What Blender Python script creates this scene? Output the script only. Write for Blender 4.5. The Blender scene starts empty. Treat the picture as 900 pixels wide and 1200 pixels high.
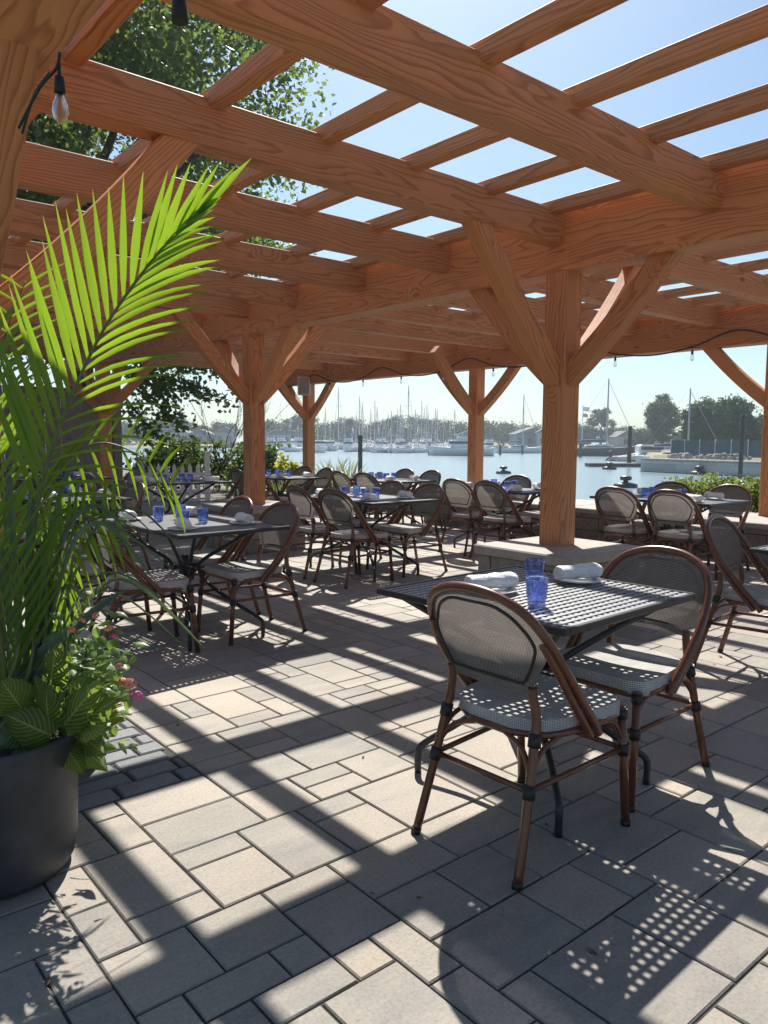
import bpy, math, random
from mathutils import Vector, Matrix, Quaternion
R = random.Random(7)
pi = math.pi
sc = bpy.context.scene
COL = sc.collection

# ---------------------------------------------------------------- camera
HEAD, PITCH, ROLL, EYE, FPX = math.radians(50.0), math.radians(5.39), math.radians(0.4), 1.31, 896.0
FW = Vector((math.cos(HEAD)*math.cos(PITCH), math.sin(HEAD)*math.cos(PITCH), -math.sin(PITCH)))
RT = Vector((math.sin(HEAD), -math.cos(HEAD), 0.0))
UP = RT.cross(FW)
cr, sr = math.cos(ROLL), math.sin(ROLL)
CR = RT*cr + UP*sr
CU = UP*cr - RT*sr
EYEV = Vector((0, 0, EYE))
cam_d = bpy.data.cameras.new('camera')
cam = bpy.data.objects.new('camera', cam_d)
COL.objects.link(cam)
cam_d.sensor_fit = 'VERTICAL'; cam_d.sensor_height = 36.0; cam_d.lens = 36.0*FPX/1200.0
cam_d.clip_start = 0.05; cam_d.clip_end = 9000
m = Matrix.Identity(4)
for i in range(3):
    m[i][0] = CR[i]; m[i][1] = CU[i]; m[i][2] = -FW[i]; m[i][3] = EYEV[i]
cam.matrix_world = m
sc.camera = cam

def ray(x, y): return FW*FPX + CR*(x-450.0) - CU*(y-600.0)
def at(x, y, z=0.0):                     # photo point on the level z
    r = ray(x, y); return EYEV + r*((z-EYE)/r.z)
def dp(x, y, d):                         # photo point at forward depth d
    return EYEV + ray(x, y)*(d/FPX)
def far(x, dist, z=0.0):                 # bearing of a photo column, at ground distance
    r = ray(x, 516.0); r.z = 0; r.normalize(); return Vector((r.x*dist, r.y*dist, z))

# ---------------------------------------------------------------- mesh helper
class MB:
    def __init__(s): s.v=[]; s.f=[]; s.sm=[]; s.uv={}; s.mi=[]; s.cur=0; s.tone=[]; s.tcur=0.5
    def face(s, idx, smooth=False, uv=None):
        s.f.append(tuple(idx)); s.sm.append(smooth); s.mi.append(s.cur); s.tone.append(s.tcur)
        if uv: s.uv[len(s.f)-1] = uv
    def vert(s, p): s.v.append(tuple(p)); return len(s.v)-1
    def box(s, c, d, M=None, taper=1.0):
        x,y,z = c; a,b,h = d[0]/2,d[1]/2,d[2]/2
        n=len(s.v)
        for k in (-1,1):
            t = taper if k>0 else 1.0
            for (i,j) in ((-1,-1),(1,-1),(1,1),(-1,1)):
                p = Vector((x+i*a*t, y+j*b*t, z+k*h))
                s.v.append(tuple(M @ p) if M else tuple(p))
        for q in ((0,3,2,1),(4,5,6,7),(0,1,5,4),(1,2,6,5),(2,3,7,6),(3,0,4,7)): s.face([n+i for i in q])
    def bbox(s, c, d, bev=0.01, M=None):     # box with chamfered edges
        x,y,z=c; a,b,h=d[0]/2,d[1]/2,d[2]/2
        lv=[(-h,bev),(-h+bev,0),(h-bev,0),(h,bev)]
        n=len(s.v)
        for (zz,ins) in lv:
            A,B=a-ins,b-ins; q=bev
            for (i,j) in ((-A+q,-B),(A-q,-B),(A,-B+q),(A,B-q),(A-q,B),(-A+q,B),(-A,B-q),(-A,-B+q)):
                p=Vector((x+i,y+j,z+zz)); s.v.append(tuple(M@p) if M else tuple(p))
        for L in range(3):
            for i in range(8):
                k=(i+1)%8; s.face((n+L*8+i,n+L*8+k,n+L*8+8+k,n+L*8+8+i))
        s.face([n+i for i in range(7,-1,-1)]); s.face([n+24+i for i in range(8)])
    def tube(s, pts, r, seg=8, closed=False, caps=True, uvscale=None):
        P=[Vector(p) for p in pts]; N=len(P)
        rad = r if isinstance(r,(list,tuple)) else [r]*N
        T=[]
        for i in range(N):
            if closed: t=P[(i+1)%N]-P[i-1]
            else: t=P[min(i+1,N-1)]-P[max(i-1,0)]
            T.append(t.normalized() if t.length>1e-9 else Vector((0,0,1)))
        u=T[0].orthogonal().normalized(); n0=len(s.v)
        for i in range(N):
            if i>0:
                q=T[i-1].rotation_difference(T[i]); u=q@u
            u=(u-T[i]*u.dot(T[i])).normalized(); w=T[i].cross(u)
            for k in range(seg):
                a=2*pi*k/seg; s.v.append(tuple(P[i]+(u*math.cos(a)+w*math.sin(a))*rad[i]))
        M=N if closed else N-1
        for i in range(M):
            b0=n0+i*seg; b1=n0+((i+1)%N)*seg
            for k in range(seg):
                k2=(k+1)%seg; s.face((b0+k,b0+k2,b1+k2,b1+k),True)
        if caps and not closed:
            s.face([n0+k for k in range(seg-1,-1,-1)]); s.face([n0+(N-1)*seg+k for k in range(seg)])
    def lathe(s, prof, seg=24, c=(0,0,0), ridge=0.0, nr=0):
        n0=len(s.v)
        for (r,z) in prof:
            for k in range(seg):
                a=2*pi*k/seg; rr=r*(1+ridge*math.cos(nr*a)) if nr else r
                s.v.append((c[0]+rr*math.cos(a),c[1]+rr*math.sin(a),c[2]+z))
        for i in range(len(prof)-1):
            for k in range(seg):
                k2=(k+1)%seg; s.face((n0+i*seg+k,n0+i*seg+k2,n0+(i+1)*seg+k2,n0+(i+1)*seg+k),True)
        if prof[0][0]>1e-6: s.face([n0+k for k in range(seg-1,-1,-1)])
        if prof[-1][0]>1e-6: s.face([n0+(len(prof)-1)*seg+k for k in range(seg)])
    def grid(s, fn, nu, nv, smooth=True, uvf=None):
        n0=len(s.v)
        for j in range(nv+1):
            for i in range(nu+1): s.v.append(tuple(fn(i/nu,j/nv)))
        for j in range(nv):
            for i in range(nu):
                a=n0+j*(nu+1)+i
                uv=None
                if uvf: uv=[uvf(i/nu,j/nv),uvf((i+1)/nu,j/nv),uvf((i+1)/nu,(j+1)/nv),uvf(i/nu,(j+1)/nv)]
                s.face((a,a+1,a+nu+2,a+nu+1),smooth,uv)
    def build(s, name, mats, parent=None, loc=None):
        me=bpy.data.meshes.new(name); me.from_pydata(s.v,[],s.f)
        me.polygons.foreach_set('use_smooth', [bool(q) for q in s.sm])
        if not isinstance(mats,(list,tuple)): mats=[mats]
        for mm in mats: me.materials.append(mm)
        if len(mats)>1: me.polygons.foreach_set('material_index', s.mi)
        if s.uv:
            L=me.uv_layers.new(name='UVMap'); d=[0.0]*(2*len(me.loops)); k=0
            for i,f in enumerate(s.f):
                uv=s.uv.get(i)
                for j in range(len(f)):
                    if uv: d[2*k],d[2*k+1]=uv[j]
                    k+=1
            L.data.foreach_set('uv', d)
        if len(set(s.tone))>1:
            A=me.attributes.new('tone','FLOAT','FACE'); A.data.foreach_set('value', s.tone)
        me.validate(); me.update()
        o=bpy.data.objects.new(name,me); COL.objects.link(o)
        if parent: o.parent=parent
        if loc is not None: o.location=loc
        return o

def catmull(pts, n=6):
    P=[Vector(p) for p in pts]; out=[]
    for i in range(len(P)-1):
        p0=P[max(i-1,0)];p1=P[i];p2=P[i+1];p3=P[min(i+2,len(P)-1)]
        for k in range(n):
            t=k/n
            out.append(0.5*((2*p1)+(p2-p0)*t+(2*p0-5*p1+4*p2-p3)*t*t+(3*p1-p0-3*p2+p3)*t**3))
    out.append(P[-1]); return out

def thing(name, loc=(0,0,0), rz=0.0):
    o=bpy.data.objects.new(name,None); COL.objects.link(o); o.location=loc; o.rotation_euler=(0,0,rz)
    o.empty_display_size=0.1; return o
def tag(o, label=None, cat=None, group=None, kind=None):
    if label: o['label']=label
    if cat: o['category']=cat
    if group: o['group']=group
    if kind: o['kind']=kind
    return o
def children(o): return list(o.children)
KIDS={}
def copy_tree(o, parent=None):
    c=o.copy(); COL.objects.link(c)
    if parent: c.parent=parent
    for ch in KIDS.get(o.name) or children(o): copy_tree(ch,c)
    return c

# ---------------------------------------------------------------- materials
def newmat(name):
    mt=bpy.data.materials.new(name); mt.use_nodes=True; nt=mt.node_tree
    for n in list(nt.nodes): nt.nodes.remove(n)
    out=nt.nodes.new('ShaderNodeOutputMaterial'); return mt,nt,out
class NT:
    def __init__(s, nt): s.nt=nt
    def n(s, typ, ins=None, **kw):
        x=s.nt.nodes.new('ShaderNode'+typ)
        for k,v in kw.items(): setattr(x,k,v)
        if ins:
            for k,v in ins.items():
                sock=x.inputs[k]
                if isinstance(v,bpy.types.NodeSocket): s.nt.links.new(v,sock)
                else: sock.default_value=v
        return x
    def ramp(s, fac, stops, interp='LINEAR'):
        x=s.nt.nodes.new('ShaderNodeValToRGB'); cr_=x.color_ramp; cr_.interpolation=interp
        while len(cr_.elements)<len(stops): cr_.elements.new(0.5)
        for e,(p,c) in zip(cr_.elements,stops):
            e.position=p; e.color=(c[0],c[1],c[2],1) if not isinstance(c,(int,float)) else (c,c,c,1)
        s.nt.links.new(fac,x.inputs[0]); return x.outputs[0]
    def mix(s, fac, a, b, typ='MIX'):
        x=s.nt.nodes.new('ShaderNodeMix'); x.data_type='RGBA'; x.blend_type=typ
        for sock,v in ((x.inputs[0],fac),(x.inputs[6],a),(x.inputs[7],b)):
            if isinstance(v,bpy.types.NodeSocket): s.nt.links.new(v,sock)
            elif isinstance(v,(int,float)): sock.default_value=v
            else: sock.default_value=(v[0],v[1],v[2],1)
        return x.outputs[2]
    def math(s, op, a, b=None):
        x=s.nt.nodes.new('ShaderNodeMath'); x.operation=op
        for sock,v in ((x.inputs[0],a),(x.inputs[1],b)):
            if v is None: continue
            if isinstance(v,bpy.types.NodeSocket): s.nt.links.new(v,sock)
            else: sock.default_value=v
        return x.outputs[0]
    def link(s,a,b): s.nt.links.new(a,b)

def plain(name, col, rough=0.6, var=0.12, scale=8.0, bump=0.0, metal=0.0, spec=0.5, coat=0.0):
    mt,nt,out=newmat(name); N=NT(nt)
    co=N.n('TexCoord').outputs['Object']
    no=N.n('TexNoise',{'Vector':co,'Scale':scale,'Detail':6.0,'Roughness':0.6}).outputs['Fac']
    d=[max(0,c*(1-var)) for c in col]; l=[min(1,c*(1+var)) for c in col]
    c=N.ramp(no,[(0.3,d),(0.7,l)])
    b=N.n('BsdfPrincipled',{'Base Color':c,'Roughness':rough,'Metallic':metal,'Specular IOR Level':spec,'Coat Weight':coat})
    if bump:
        bp=N.n('Bump',{'Height':no,'Strength':bump,'Distance':0.02}); N.link(bp.outputs[0],b.inputs['Normal'])
    N.link(b.outputs[0],out.inputs[0]); return mt

def wood_mat(name, dark, light, ring=17.0):
    mt,nt,out=newmat(name); N=NT(nt)
    co=N.n('TexCoord').outputs['Object']
    rnd=N.n('ObjectInfo').outputs['Random']
    off=N.n('CombineXYZ',{'X':N.math('MULTIPLY',rnd,37.0),'Y':N.math('MULTIPLY',N.math('SINE',N.math('MULTIPLY',rnd,91.0)),0.22),'Z':N.math('MULTIPLY',N.math('SINE',N.math('MULTIPLY',rnd,53.0)),0.26)}).outputs[0]
    p=N.n('VectorMath',{0:co,1:off},operation='ADD').outputs[0]
    st=N.n('Mapping',{'Vector':p,'Scale':(0.45,3.0,3.0)}).outputs[0]
    n1=N.n('TexNoise',{'Vector':st,'Scale':1.6,'Detail':3.0,'Roughness':0.45}).outputs['Color']
    dis=N.n('VectorMath',{0:n1,1:(0.5,0.5,0.5)},operation='SUBTRACT').outputs[0]
    dis=N.n('VectorMath',{0:dis,1:(0.0,0.26,0.26)},operation='MULTIPLY').outputs[0]
    # knots pull the rings round them
    kp=N.n('Mapping',{'Vector':p,'Scale':(1.5,3.4,3.4)}).outputs[0]
    vor=N.n('TexVoronoi',{'Vector':kp,'Scale':1.0,'Randomness':1.0},feature='F1')
    kd=vor.outputs['Distance']
    kring=N.ramp(kd,[(0.0,1.0),(0.3,0.0)])
    q=N.n('VectorMath',{0:p,1:dis},operation='ADD').outputs[0]
    kv=N.n('CombineXYZ',{'Y':N.math('MULTIPLY',kring,0.10),'Z':N.math('MULTIPLY',kring,0.07)}).outputs[0]
    q=N.n('VectorMath',{0:q,1:kv},operation='ADD').outputs[0]
    sep=N.n('SeparateXYZ',{0:q})
    y2=N.math('MULTIPLY',sep.outputs['Y'],sep.outputs['Y']); z2=N.math('MULTIPLY',sep.outputs['Z'],sep.outputs['Z'])
    rr=N.math('SQRT',N.math('ADD',y2,z2))
    ph=N.math('FRACT',N.math('MULTIPLY',rr,ring*4.0))
    ringc=N.ramp(ph,[(0.0,0.04),(0.50,0.22),(0.84,1.0),(0.93,0.75),(1.0,0.04)])
    fine=N.n('TexNoise',{'Vector':N.n('Mapping',{'Vector':p,'Scale':(3.0,120.0,120.0)}).outputs[0],'Scale':1.0,'Detail':2.0}).outputs['Fac']
    blot=N.n('TexNoise',{'Vector':st,'Scale':0.9,'Detail':4.0}).outputs['Fac']
    f=N.math('ADD',N.math('MULTIPLY',ringc,0.50),N.math('MULTIPLY',N.math('ADD',fine,blot),0.26))
    c=N.mix(f,light,dark)
    tint=N.ramp(N.math('FRACT',N.math('MULTIPLY',rnd,13.7)),[(0.0,(0.86,0.84,0.84)),(1.0,(1.1,1.1,1.12))])
    c=N.mix(1.0,c,tint,'MULTIPLY')
    ckn=N.n('TexNoise',{'Vector':N.n('Mapping',{'Vector':p,'Scale':(1.3,26.0,26.0)}).outputs[0],'Scale':1.0,'Detail':3.0,'Roughness':0.5}).outputs['Fac']
    chk=N.ramp(ckn,[(0.70,0.0),(0.735,1.0)])
    c=N.mix(N.math('MULTIPLY',chk,0.55),c,[x*0.3 for x in dark])
    knot=N.ramp(kd,[(0.055,1.0),(0.11,0.0)])
    kmask=N.math('MULTIPLY',knot,N.math('GREATER_THAN',N.n('SeparateColor',{0:vor.outputs['Color']}).outputs[0],0.25))
    c=N.mix(N.math('MULTIPLY',kmask,0.75),c,[x*0.35 for x in dark])
    b=N.n('BsdfPrincipled',{'Base Color':c,'Roughness':0.62,'Specular IOR Level':0.35})
    bp=N.n('Bump',{'Height':N.math('ADD',ringc,fine),'Strength':0.15,'Distance':0.003}); N.link(bp.outputs[0],b.inputs['Normal'])
    N.link(b.outputs[0],out.inputs[0]); return mt

def fabric_mat(name, dark, light, cell, hole, transl, angle=45.0):
    mt,nt,out=newmat(name); N=NT(nt)
    uv=N.n('TexCoord').outputs['UV']
    mp=N.n('Mapping',{'Vector':uv,'Rotation':(0,0,math.radians(angle)),'Scale':(1/cell,1/cell,1)}).outputs[0]
    sp=N.n('SeparateXYZ',{0:mp})
    fx=N.math('FRACT',sp.outputs[0]); fy=N.math('FRACT',sp.outputs[1])
    ck=N.n('TexChecker',{'Vector':mp,'Scale':1.0,'Color1':(1,1,1,1),'Color2':(0,0,0,1)}).outputs['Fac']
    c=N.mix(ck,dark,light)
    fn=N.n('TexNoise',{'Vector':uv,'Scale':14.0,'Detail':3.0}).outputs['Fac']
    c=N.mix(1.0,c,N.ramp(fn,[(0.3,(0.85,0.85,0.86)),(0.7,(1.1,1.1,1.1))]),'MULTIPLY')
    di=N.n('BsdfDiffuse',{'Color':c}); tr=N.n('BsdfTranslucent',{'Color':N.mix(0.5,c,light)})
    m1=N.n('MixShader',{0:transl,1:di.outputs[0],2:tr.outputs[0]})
    hx=N.math('LESS_THAN',fx,hole); hy=N.math('LESS_THAN',fy,hole); h=N.math('MULTIPLY',hx,hy)
    m2=N.n('MixShader',{0:h,1:m1.outputs[0],2:N.n('BsdfTransparent').outputs[0]})
    N.link(m2.outputs[0],out.inputs[0]); return mt

def leaf_mat(name, c1, c2, transl=0.45, tcol=None, rough=0.4, scale=3.0, vein=None, gloss=0.35, tip=None):
    mt,nt,out=newmat(name); N=NT(nt)
    tc=N.n('TexCoord'); co=tc.outputs['Object']
    no=N.n('TexNoise',{'Vector':co,'Scale':scale,'Detail':4.0,'Roughness':0.7}).outputs['Fac']
    c=N.ramp(no,[(0.32,c1),(0.68,c2)])
    if vein:
        s=N.n('SeparateXYZ',{0:tc.outputs['UV']}); a=N.math('ABSOLUTE',N.math('SUBTRACT',s.outputs[0],0.5))
        w=N.math('FRACT',N.math('SUBTRACT',N.math('MULTIPLY',s.outputs[1],9.0),N.math('MULTIPLY',a,7.0)))
        v=N.ramp(w,[(0.0,1.0),(0.16,0.0),(0.84,0.0),(1.0,1.0)])
        mid=N.ramp(a,[(0.0,1.0),(0.035,0.0)])
        v=N.math('MAXIMUM',N.math('MULTIPLY',v,0.8),mid); c=N.mix(v,c,vein)
    if tip:
        ty=N.n('SeparateXYZ',{0:tc.outputs['UV']}).outputs[1]
        tn_=N.n('TexNoise',{'Vector':co,'Scale':22.0,'Detail':3.0}).outputs['Fac']
        c=N.mix(N.ramp(N.math('ADD',ty,N.math('MULTIPLY',N.math('SUBTRACT',tn_,0.5),0.5)),[(0.90,0.0),(1.0,0.85)]),c,tip)
        big=N.n('TexNoise',{'Vector':co,'Scale':2.2,'Detail':2.0}).outputs['Fac']
        c=N.mix(1.0,c,N.ramp(big,[(0.3,(0.72,0.80,0.8)),(0.7,(1.2,1.1,0.9))]),'MULTIPLY')
    if tcol is None: tcol=[min(1,x*2.2) for x in c2]
    b=N.n('BsdfPrincipled',{'Base Color':c,'Roughness':rough,'Specular IOR Level':gloss})
    t=N.n('BsdfTranslucent',{'Color':N.mix(0.6,c,tcol)})
    mx=N.n('MixShader',{0:transl,1:b.outputs[0],2:t.outputs[0]})
    N.link(mx.outputs[0],out.inputs[0]); return mt

def stone_mat(name, c1, c2, sx=1/0.42, rows=1/0.16, joint=(0.05,0.045,0.04)):
    mt,nt,out=newmat(name); N=NT(nt)
    tc=N.n('TexCoord'); co=tc.outputs['Object']; sp=N.n('SeparateXYZ',{0:co})
    x=N.math('ADD',sp.outputs[0],sp.outputs[1])
    v=N.n('CombineXYZ',{'X':x,'Y':sp.outputs[2]}).outputs[0]
    br=N.n('TexBrick',{'Vector':v,'Color1':(*c1,1),'Color2':(*c2,1),'Mortar':(*joint,1),'Scale':1.0,'Mortar Size':0.006,'Brick Width':1/sx,'Row Height':1/rows,'Bias':0.0},offset=0.37,squash=1.4,squash_frequency=3)
    no=N.n('TexNoise',{'Vector':co,'Scale':22.0,'Detail':8.0,'Roughness':0.7}).outputs['Fac']
    c=N.mix(1.0,br.outputs['Color'],N.ramp(no,[(0.25,0.55),(0.75,1.25)]),'MULTIPLY')
    b=N.n('BsdfPrincipled',{'Base Color':c,'Roughness':0.85})
    hh=N.math('SUBTRACT',N.math('MULTIPLY',no,0.6),br.outputs['Fac'])
    bp=N.n('Bump',{'Height':hh,'Strength':0.6,'Distance':0.012}); N.link(bp.outputs[0],b.inputs['Normal'])
    N.link(b.outputs[0],out.inputs[0]); return mt

def paver_mat(name, stops, streak=0.25):
    mt,nt,out=newmat(name); N=NT(nt)
    tone=N.n('Attribute',attribute_name='tone').outputs['Fac']
    co=N.n('TexCoord').outputs['Object']
    jit=N.n('CombineXYZ',{'X':N.math('MULTIPLY',tone,31.0),'Y':N.math('MULTIPLY',tone,57.0)}).outputs[0]
    p=N.n('VectorMath',{0:co,1:jit},operation='ADD').outputs[0]
    ps=N.n('Mapping',{'Vector':p,'Scale':(1.6,5.0,3.0),'Rotation':(0,0,0.35)}).outputs[0]
    n1=N.n('TexNoise',{'Vector':ps,'Scale':2.2,'Detail':5.0,'Roughness':0.6}).outputs['Fac']
    n2=N.n('TexNoise',{'Vector':p,'Scale':95.0,'Detail':4.0,'Roughness':0.75}).outputs['Fac']
    n3=N.n('TexNoise',{'Vector':co,'Scale':0.9,'Detail':3.0}).outputs['Fac']
    f=N.math('ADD',N.math('MULTIPLY',tone,0.34),N.math('MULTIPLY',n1,0.68))
    c=N.ramp(f,stops)
    c=N.mix(1.0,c,N.ramp(n2,[(0.22,0.62),(0.5,1.0),(0.8,1.22)]),'MULTIPLY')
    c=N.mix(1.0,c,N.ramp(n3,[(0.3,0.74),(0.72,1.12)]),'MULTIPLY')
    sv=N.n('TexVoronoi',{'Vector':co,'Scale':9.0},feature='F1')
    spot=N.ramp(sv.outputs['Distance'],[(0.025,1.0),(0.06,0.0)])
    spot=N.math('MULTIPLY',spot,N.math('GREATER_THAN',N.n('SeparateColor',{0:sv.outputs['Color']}).outputs[0],0.9))
    c=N.mix(N.math('MULTIPLY',spot,0.7),c,(0.06,0.055,0.05))
    b=N.n('BsdfPrincipled',{'Base Color':c,'Roughness':0.72,'Specular IOR Level':0.35})
    bp=N.n('Bump',{'Height':N.math('ADD',n2,n1),'Strength':0.28,'Distance':0.004}); N.link(bp.outputs[0],b.inputs['Normal'])
    N.link(b.outputs[0],out.inputs[0]); return mt

M={}
M['wood']=wood_mat('stained fir timber',(0.27,0.100,0.036),(0.71,0.345,0.150),13.0)
M['pegw']=plain('dark peg wood',(0.085,0.03,0.014),0.7,0.2,40.0)
M['board']=wood_mat('weathered grey boards',(0.16,0.135,0.11),(0.30,0.265,0.225),10.0)
M['rattan']=plain('brown painted tube',(0.13,0.042,0.017),0.30,0.25,30.0,0,0,0.5,0.25)
M['wrap']=plain('black binding',(0.016,0.014,0.014),0.5,0.2,60.0)
M['black']=plain('black powder coat',(0.02,0.021,0.023),0.38,0.15,40.0)
M['lattice']=plain('black woven steel',(0.19,0.20,0.212),0.46,0.15,30.0,0,0,0.9)
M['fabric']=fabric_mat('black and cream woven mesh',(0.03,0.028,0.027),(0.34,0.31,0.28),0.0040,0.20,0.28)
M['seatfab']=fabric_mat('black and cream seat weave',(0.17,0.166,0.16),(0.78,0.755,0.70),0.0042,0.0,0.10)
M['paver']=paver_mat('mixed buff and grey pavers',[(0.12,(0.18,0.172,0.162)),(0.36,(0.275,0.252,0.220)),(0.58,(0.355,0.315,0.262)),(0.85,(0.41,0.34,0.262))])
M['cobble']=paver_mat('charcoal cobbles',[(0.2,(0.13,0.136,0.142)),(0.8,(0.25,0.256,0.262))])
M['joint']=plain('joint sand',(0.045,0.04,0.035),0.95,0.3,60.0)
M['stone']=stone_mat('split face wall block',(0.20,0.175,0.15),(0.30,0.265,0.225))
M['cap']=plain('stone cap',(0.34,0.315,0.28),0.8,0.14,14.0,0.25)
M['granite']=stone_mat('granite bulkhead',(0.44,0.435,0.42),(0.60,0.59,0.56),1/1.6,1/0.5,(0.10,0.10,0.10))
M['white']=plain('white ceramic',(0.80,0.80,0.78),0.18,0.03,10.0)
M['linen']=plain('white linen',(0.78,0.78,0.785),0.9,0.10,34.0,0.75)
M['pot']=plain('charcoal planter',(0.044,0.046,0.049),0.5,0.32,9.0,0.12)
M['soil']=plain('potting soil',(0.035,0.024,0.016),0.95,0.4,40.0,0.8)
M['palm']=leaf_mat('palm leaf',(0.045,0.125,0.012),(0.085,0.20,0.02),0.55,(0.42,0.62,0.03),0.35,6.0,None,0.4,(0.28,0.20,0.08))
M['rachis']=plain('palm stem',(0.10,0.13,0.035),0.5,0.25,12.0)
M['strap']=leaf_mat('strap leaf',(0.045,0.085,0.045),(0.10,0.15,0.085),0.3,(0.30,0.40,0.10),0.3,5.0,None,0.5)
M['coleus']=leaf_mat('veined broad leaf',(0.035,0.07,0.014),(0.085,0.145,0.025),0.40,(0.45,0.60,0.06),0.45,8.0,(0.42,0.50,0.16))
M['lantana']=leaf_mat('small serrated leaf',(0.07,0.15,0.04),(0.19,0.29,0.11),0.42,(0.45,0.65,0.08),0.4,12.0)
M['pink']=plain('pink petals',(0.75,0.10,0.30),0.6,0.25,60.0)
M['coral']=plain('coral petals',(0.80,0.24,0.16),0.6,0.3,60.0)
M['violet']=plain('violet petals',(0.10,0.045,0.20),0.6,0.3,60.0)
M['oak']=leaf_mat('tree leaf near',(0.034,0.066,0.016),(0.105,0.16,0.036),0.42,(0.34,0.46,0.08),0.4,1.2,None,0.6)
M['bark']=plain('bark',(0.075,0.058,0.045),0.9,0.35,9.0,0.6)
M['treeR']=leaf_mat('tree leaf dark',(0.020,0.042,0.012),(0.055,0.095,0.024),0.16,(0.18,0.28,0.05),0.5,0.3)
M['treeF']=leaf_mat('tree leaf far',(0.018,0.034,0.016),(0.045,0.066,0.026),0.10,(0.14,0.22,0.05),0.6,0.2)
M['hedge']=leaf_mat('bright hedge leaf',(0.06,0.10,0.02),(0.13,0.17,0.035),0.35,(0.45,0.58,0.06),0.4,2.0)
M['bush']=leaf_mat('shrub leaf',(0.035,0.07,0.018),(0.08,0.13,0.035),0.35,(0.24,0.34,0.06),0.45,2.0)
M['lime']=leaf_mat('lime shrub leaf',(0.24,0.26,0.02),(0.38,0.36,0.04),0.45,(0.7,0.68,0.08),0.45,2.0)
M['reed']=leaf_mat('reed blade',(0.08,0.11,0.035),(0.16,0.19,0.07),0.4,(0.35,0.38,0.12),0.5,3.0)
M['grass']=plain('shore grass',(0.26,0.235,0.15),0.95,0.35,0.15)
M['land']=plain('packed earth',(0.16,0.14,0.11),0.95,0.3,0.5)
M['rock']=plain('rubble rock',(0.24,0.225,0.20),0.9,0.35,1.5,0.5)
M['picket']=plain('white picket paint',(0.78,0.78,0.75),0.6,0.05,8.0)
M['gel']=plain('white hull gelcoat',(0.76,0.77,0.78),0.28,0.04,1.0)
M['navy']=plain('dark hull paint',(0.012,0.018,0.026),0.55,0.1,1.0)
M['canvas']=plain('blue sail cover',(0.05,0.08,0.17),0.8,0.15,4.0)
M['alu']=plain('mast aluminium',(0.42,0.43,0.44),0.4,0.08,3.0,0,0.3)
M['dark']=plain('tinted window',(0.02,0.025,0.03),0.12,0.1,2.0)
M['pile']=plain('piling timber',(0.045,0.04,0.036),0.85,0.35,4.0,0.4)
M['buoy']=plain('black mooring float',(0.014,0.015,0.016),0.45,0.2,6.0)
M['teal']=plain('teal shade cloth',(0.035,0.075,0.095),0.85,0.3,1.2)
M['housew']=plain('pale siding',(0.36,0.37,0.37),0.8,0.06,0.6)
M['houseg']=plain('grey siding',(0.24,0.25,0.26),0.8,0.1,0.6)
M['roofm']=plain('grey roof shingles',(0.15,0.15,0.155),0.9,0.2,1.2)
M['speaker']=plain('grey speaker shell',(0.46,0.46,0.46),0.6,0.06,12.0)
M['grille']=plain('dark speaker grille',(0.26,0.26,0.265),0.6,0.2,90.0)
M['cable']=plain('black cable',(0.012,0.012,0.012),0.6,0.1,30.0)

def glass_mat(name, col, rough=0.02, ior=1.45):
    mt,nt,out=newmat(name); N=NT(nt)
    co=N.n('TexCoord').outputs['Object']; no=N.n('TexNoise',{'Vector':co,'Scale':45.0,'Detail':2.0}).outputs['Fac']
    b=N.n('BsdfPrincipled',{'Base Color':(*col,1),'Roughness':rough,'IOR':ior,'Transmission Weight':1.0})
    bp=N.n('Bump',{'Height':no,'Strength':0.25,'Distance':0.004}); N.link(bp.outputs[0],b.inputs['Normal'])
    th=N.n('BsdfTransparent',{'Color':(*[x**0.7 for x in col],1)})
    mx=N.n('MixShader',{0:0.38,1:b.outputs[0],2:th.outputs[0]})
    N.link(mx.outputs[0],out.inputs[0]); return mt
M['blueglass']=glass_mat('cobalt blue glass',(0.52,0.62,0.995))
M['bulb']=glass_mat('clear bulb glass',(0.92,0.90,0.86),0.38,1.25)

def water_mat():
    mt,nt,out=newmat('harbour water'); N=NT(nt)
    co=N.n('TexCoord').outputs['Object']
    p1=N.n('Mapping',{'Vector':co,'Scale':(0.5,1.1,1.0),'Rotation':(0,0,math.radians(40))}).outputs[0]
    n1=N.n('TexNoise',{'Vector':p1,'Scale':0.9,'Detail':5.0,'Roughness':0.62}).outputs['Fac']
    n2=N.n('TexNoise',{'Vector':p1,'Scale':0.035,'Detail':3.0}).outputs['Fac']
    h=N.math('MULTIPLY',n1,N.ramp(n2,[(0.35,0.45),(0.65,1.0)]))
    b=N.n('BsdfPrincipled',{'Base Color':(0.165,0.225,0.255,1),'Roughness':0.22,'IOR':1.33})
    bp=N.n('Bump',{'Height':h,'Strength':0.22,'Distance':0.30}); N.link(bp.outputs[0],b.inputs['Normal'])
    N.link(b.outputs[0],out.inputs[0]); return mt
M['water']=water_mat()

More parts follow.
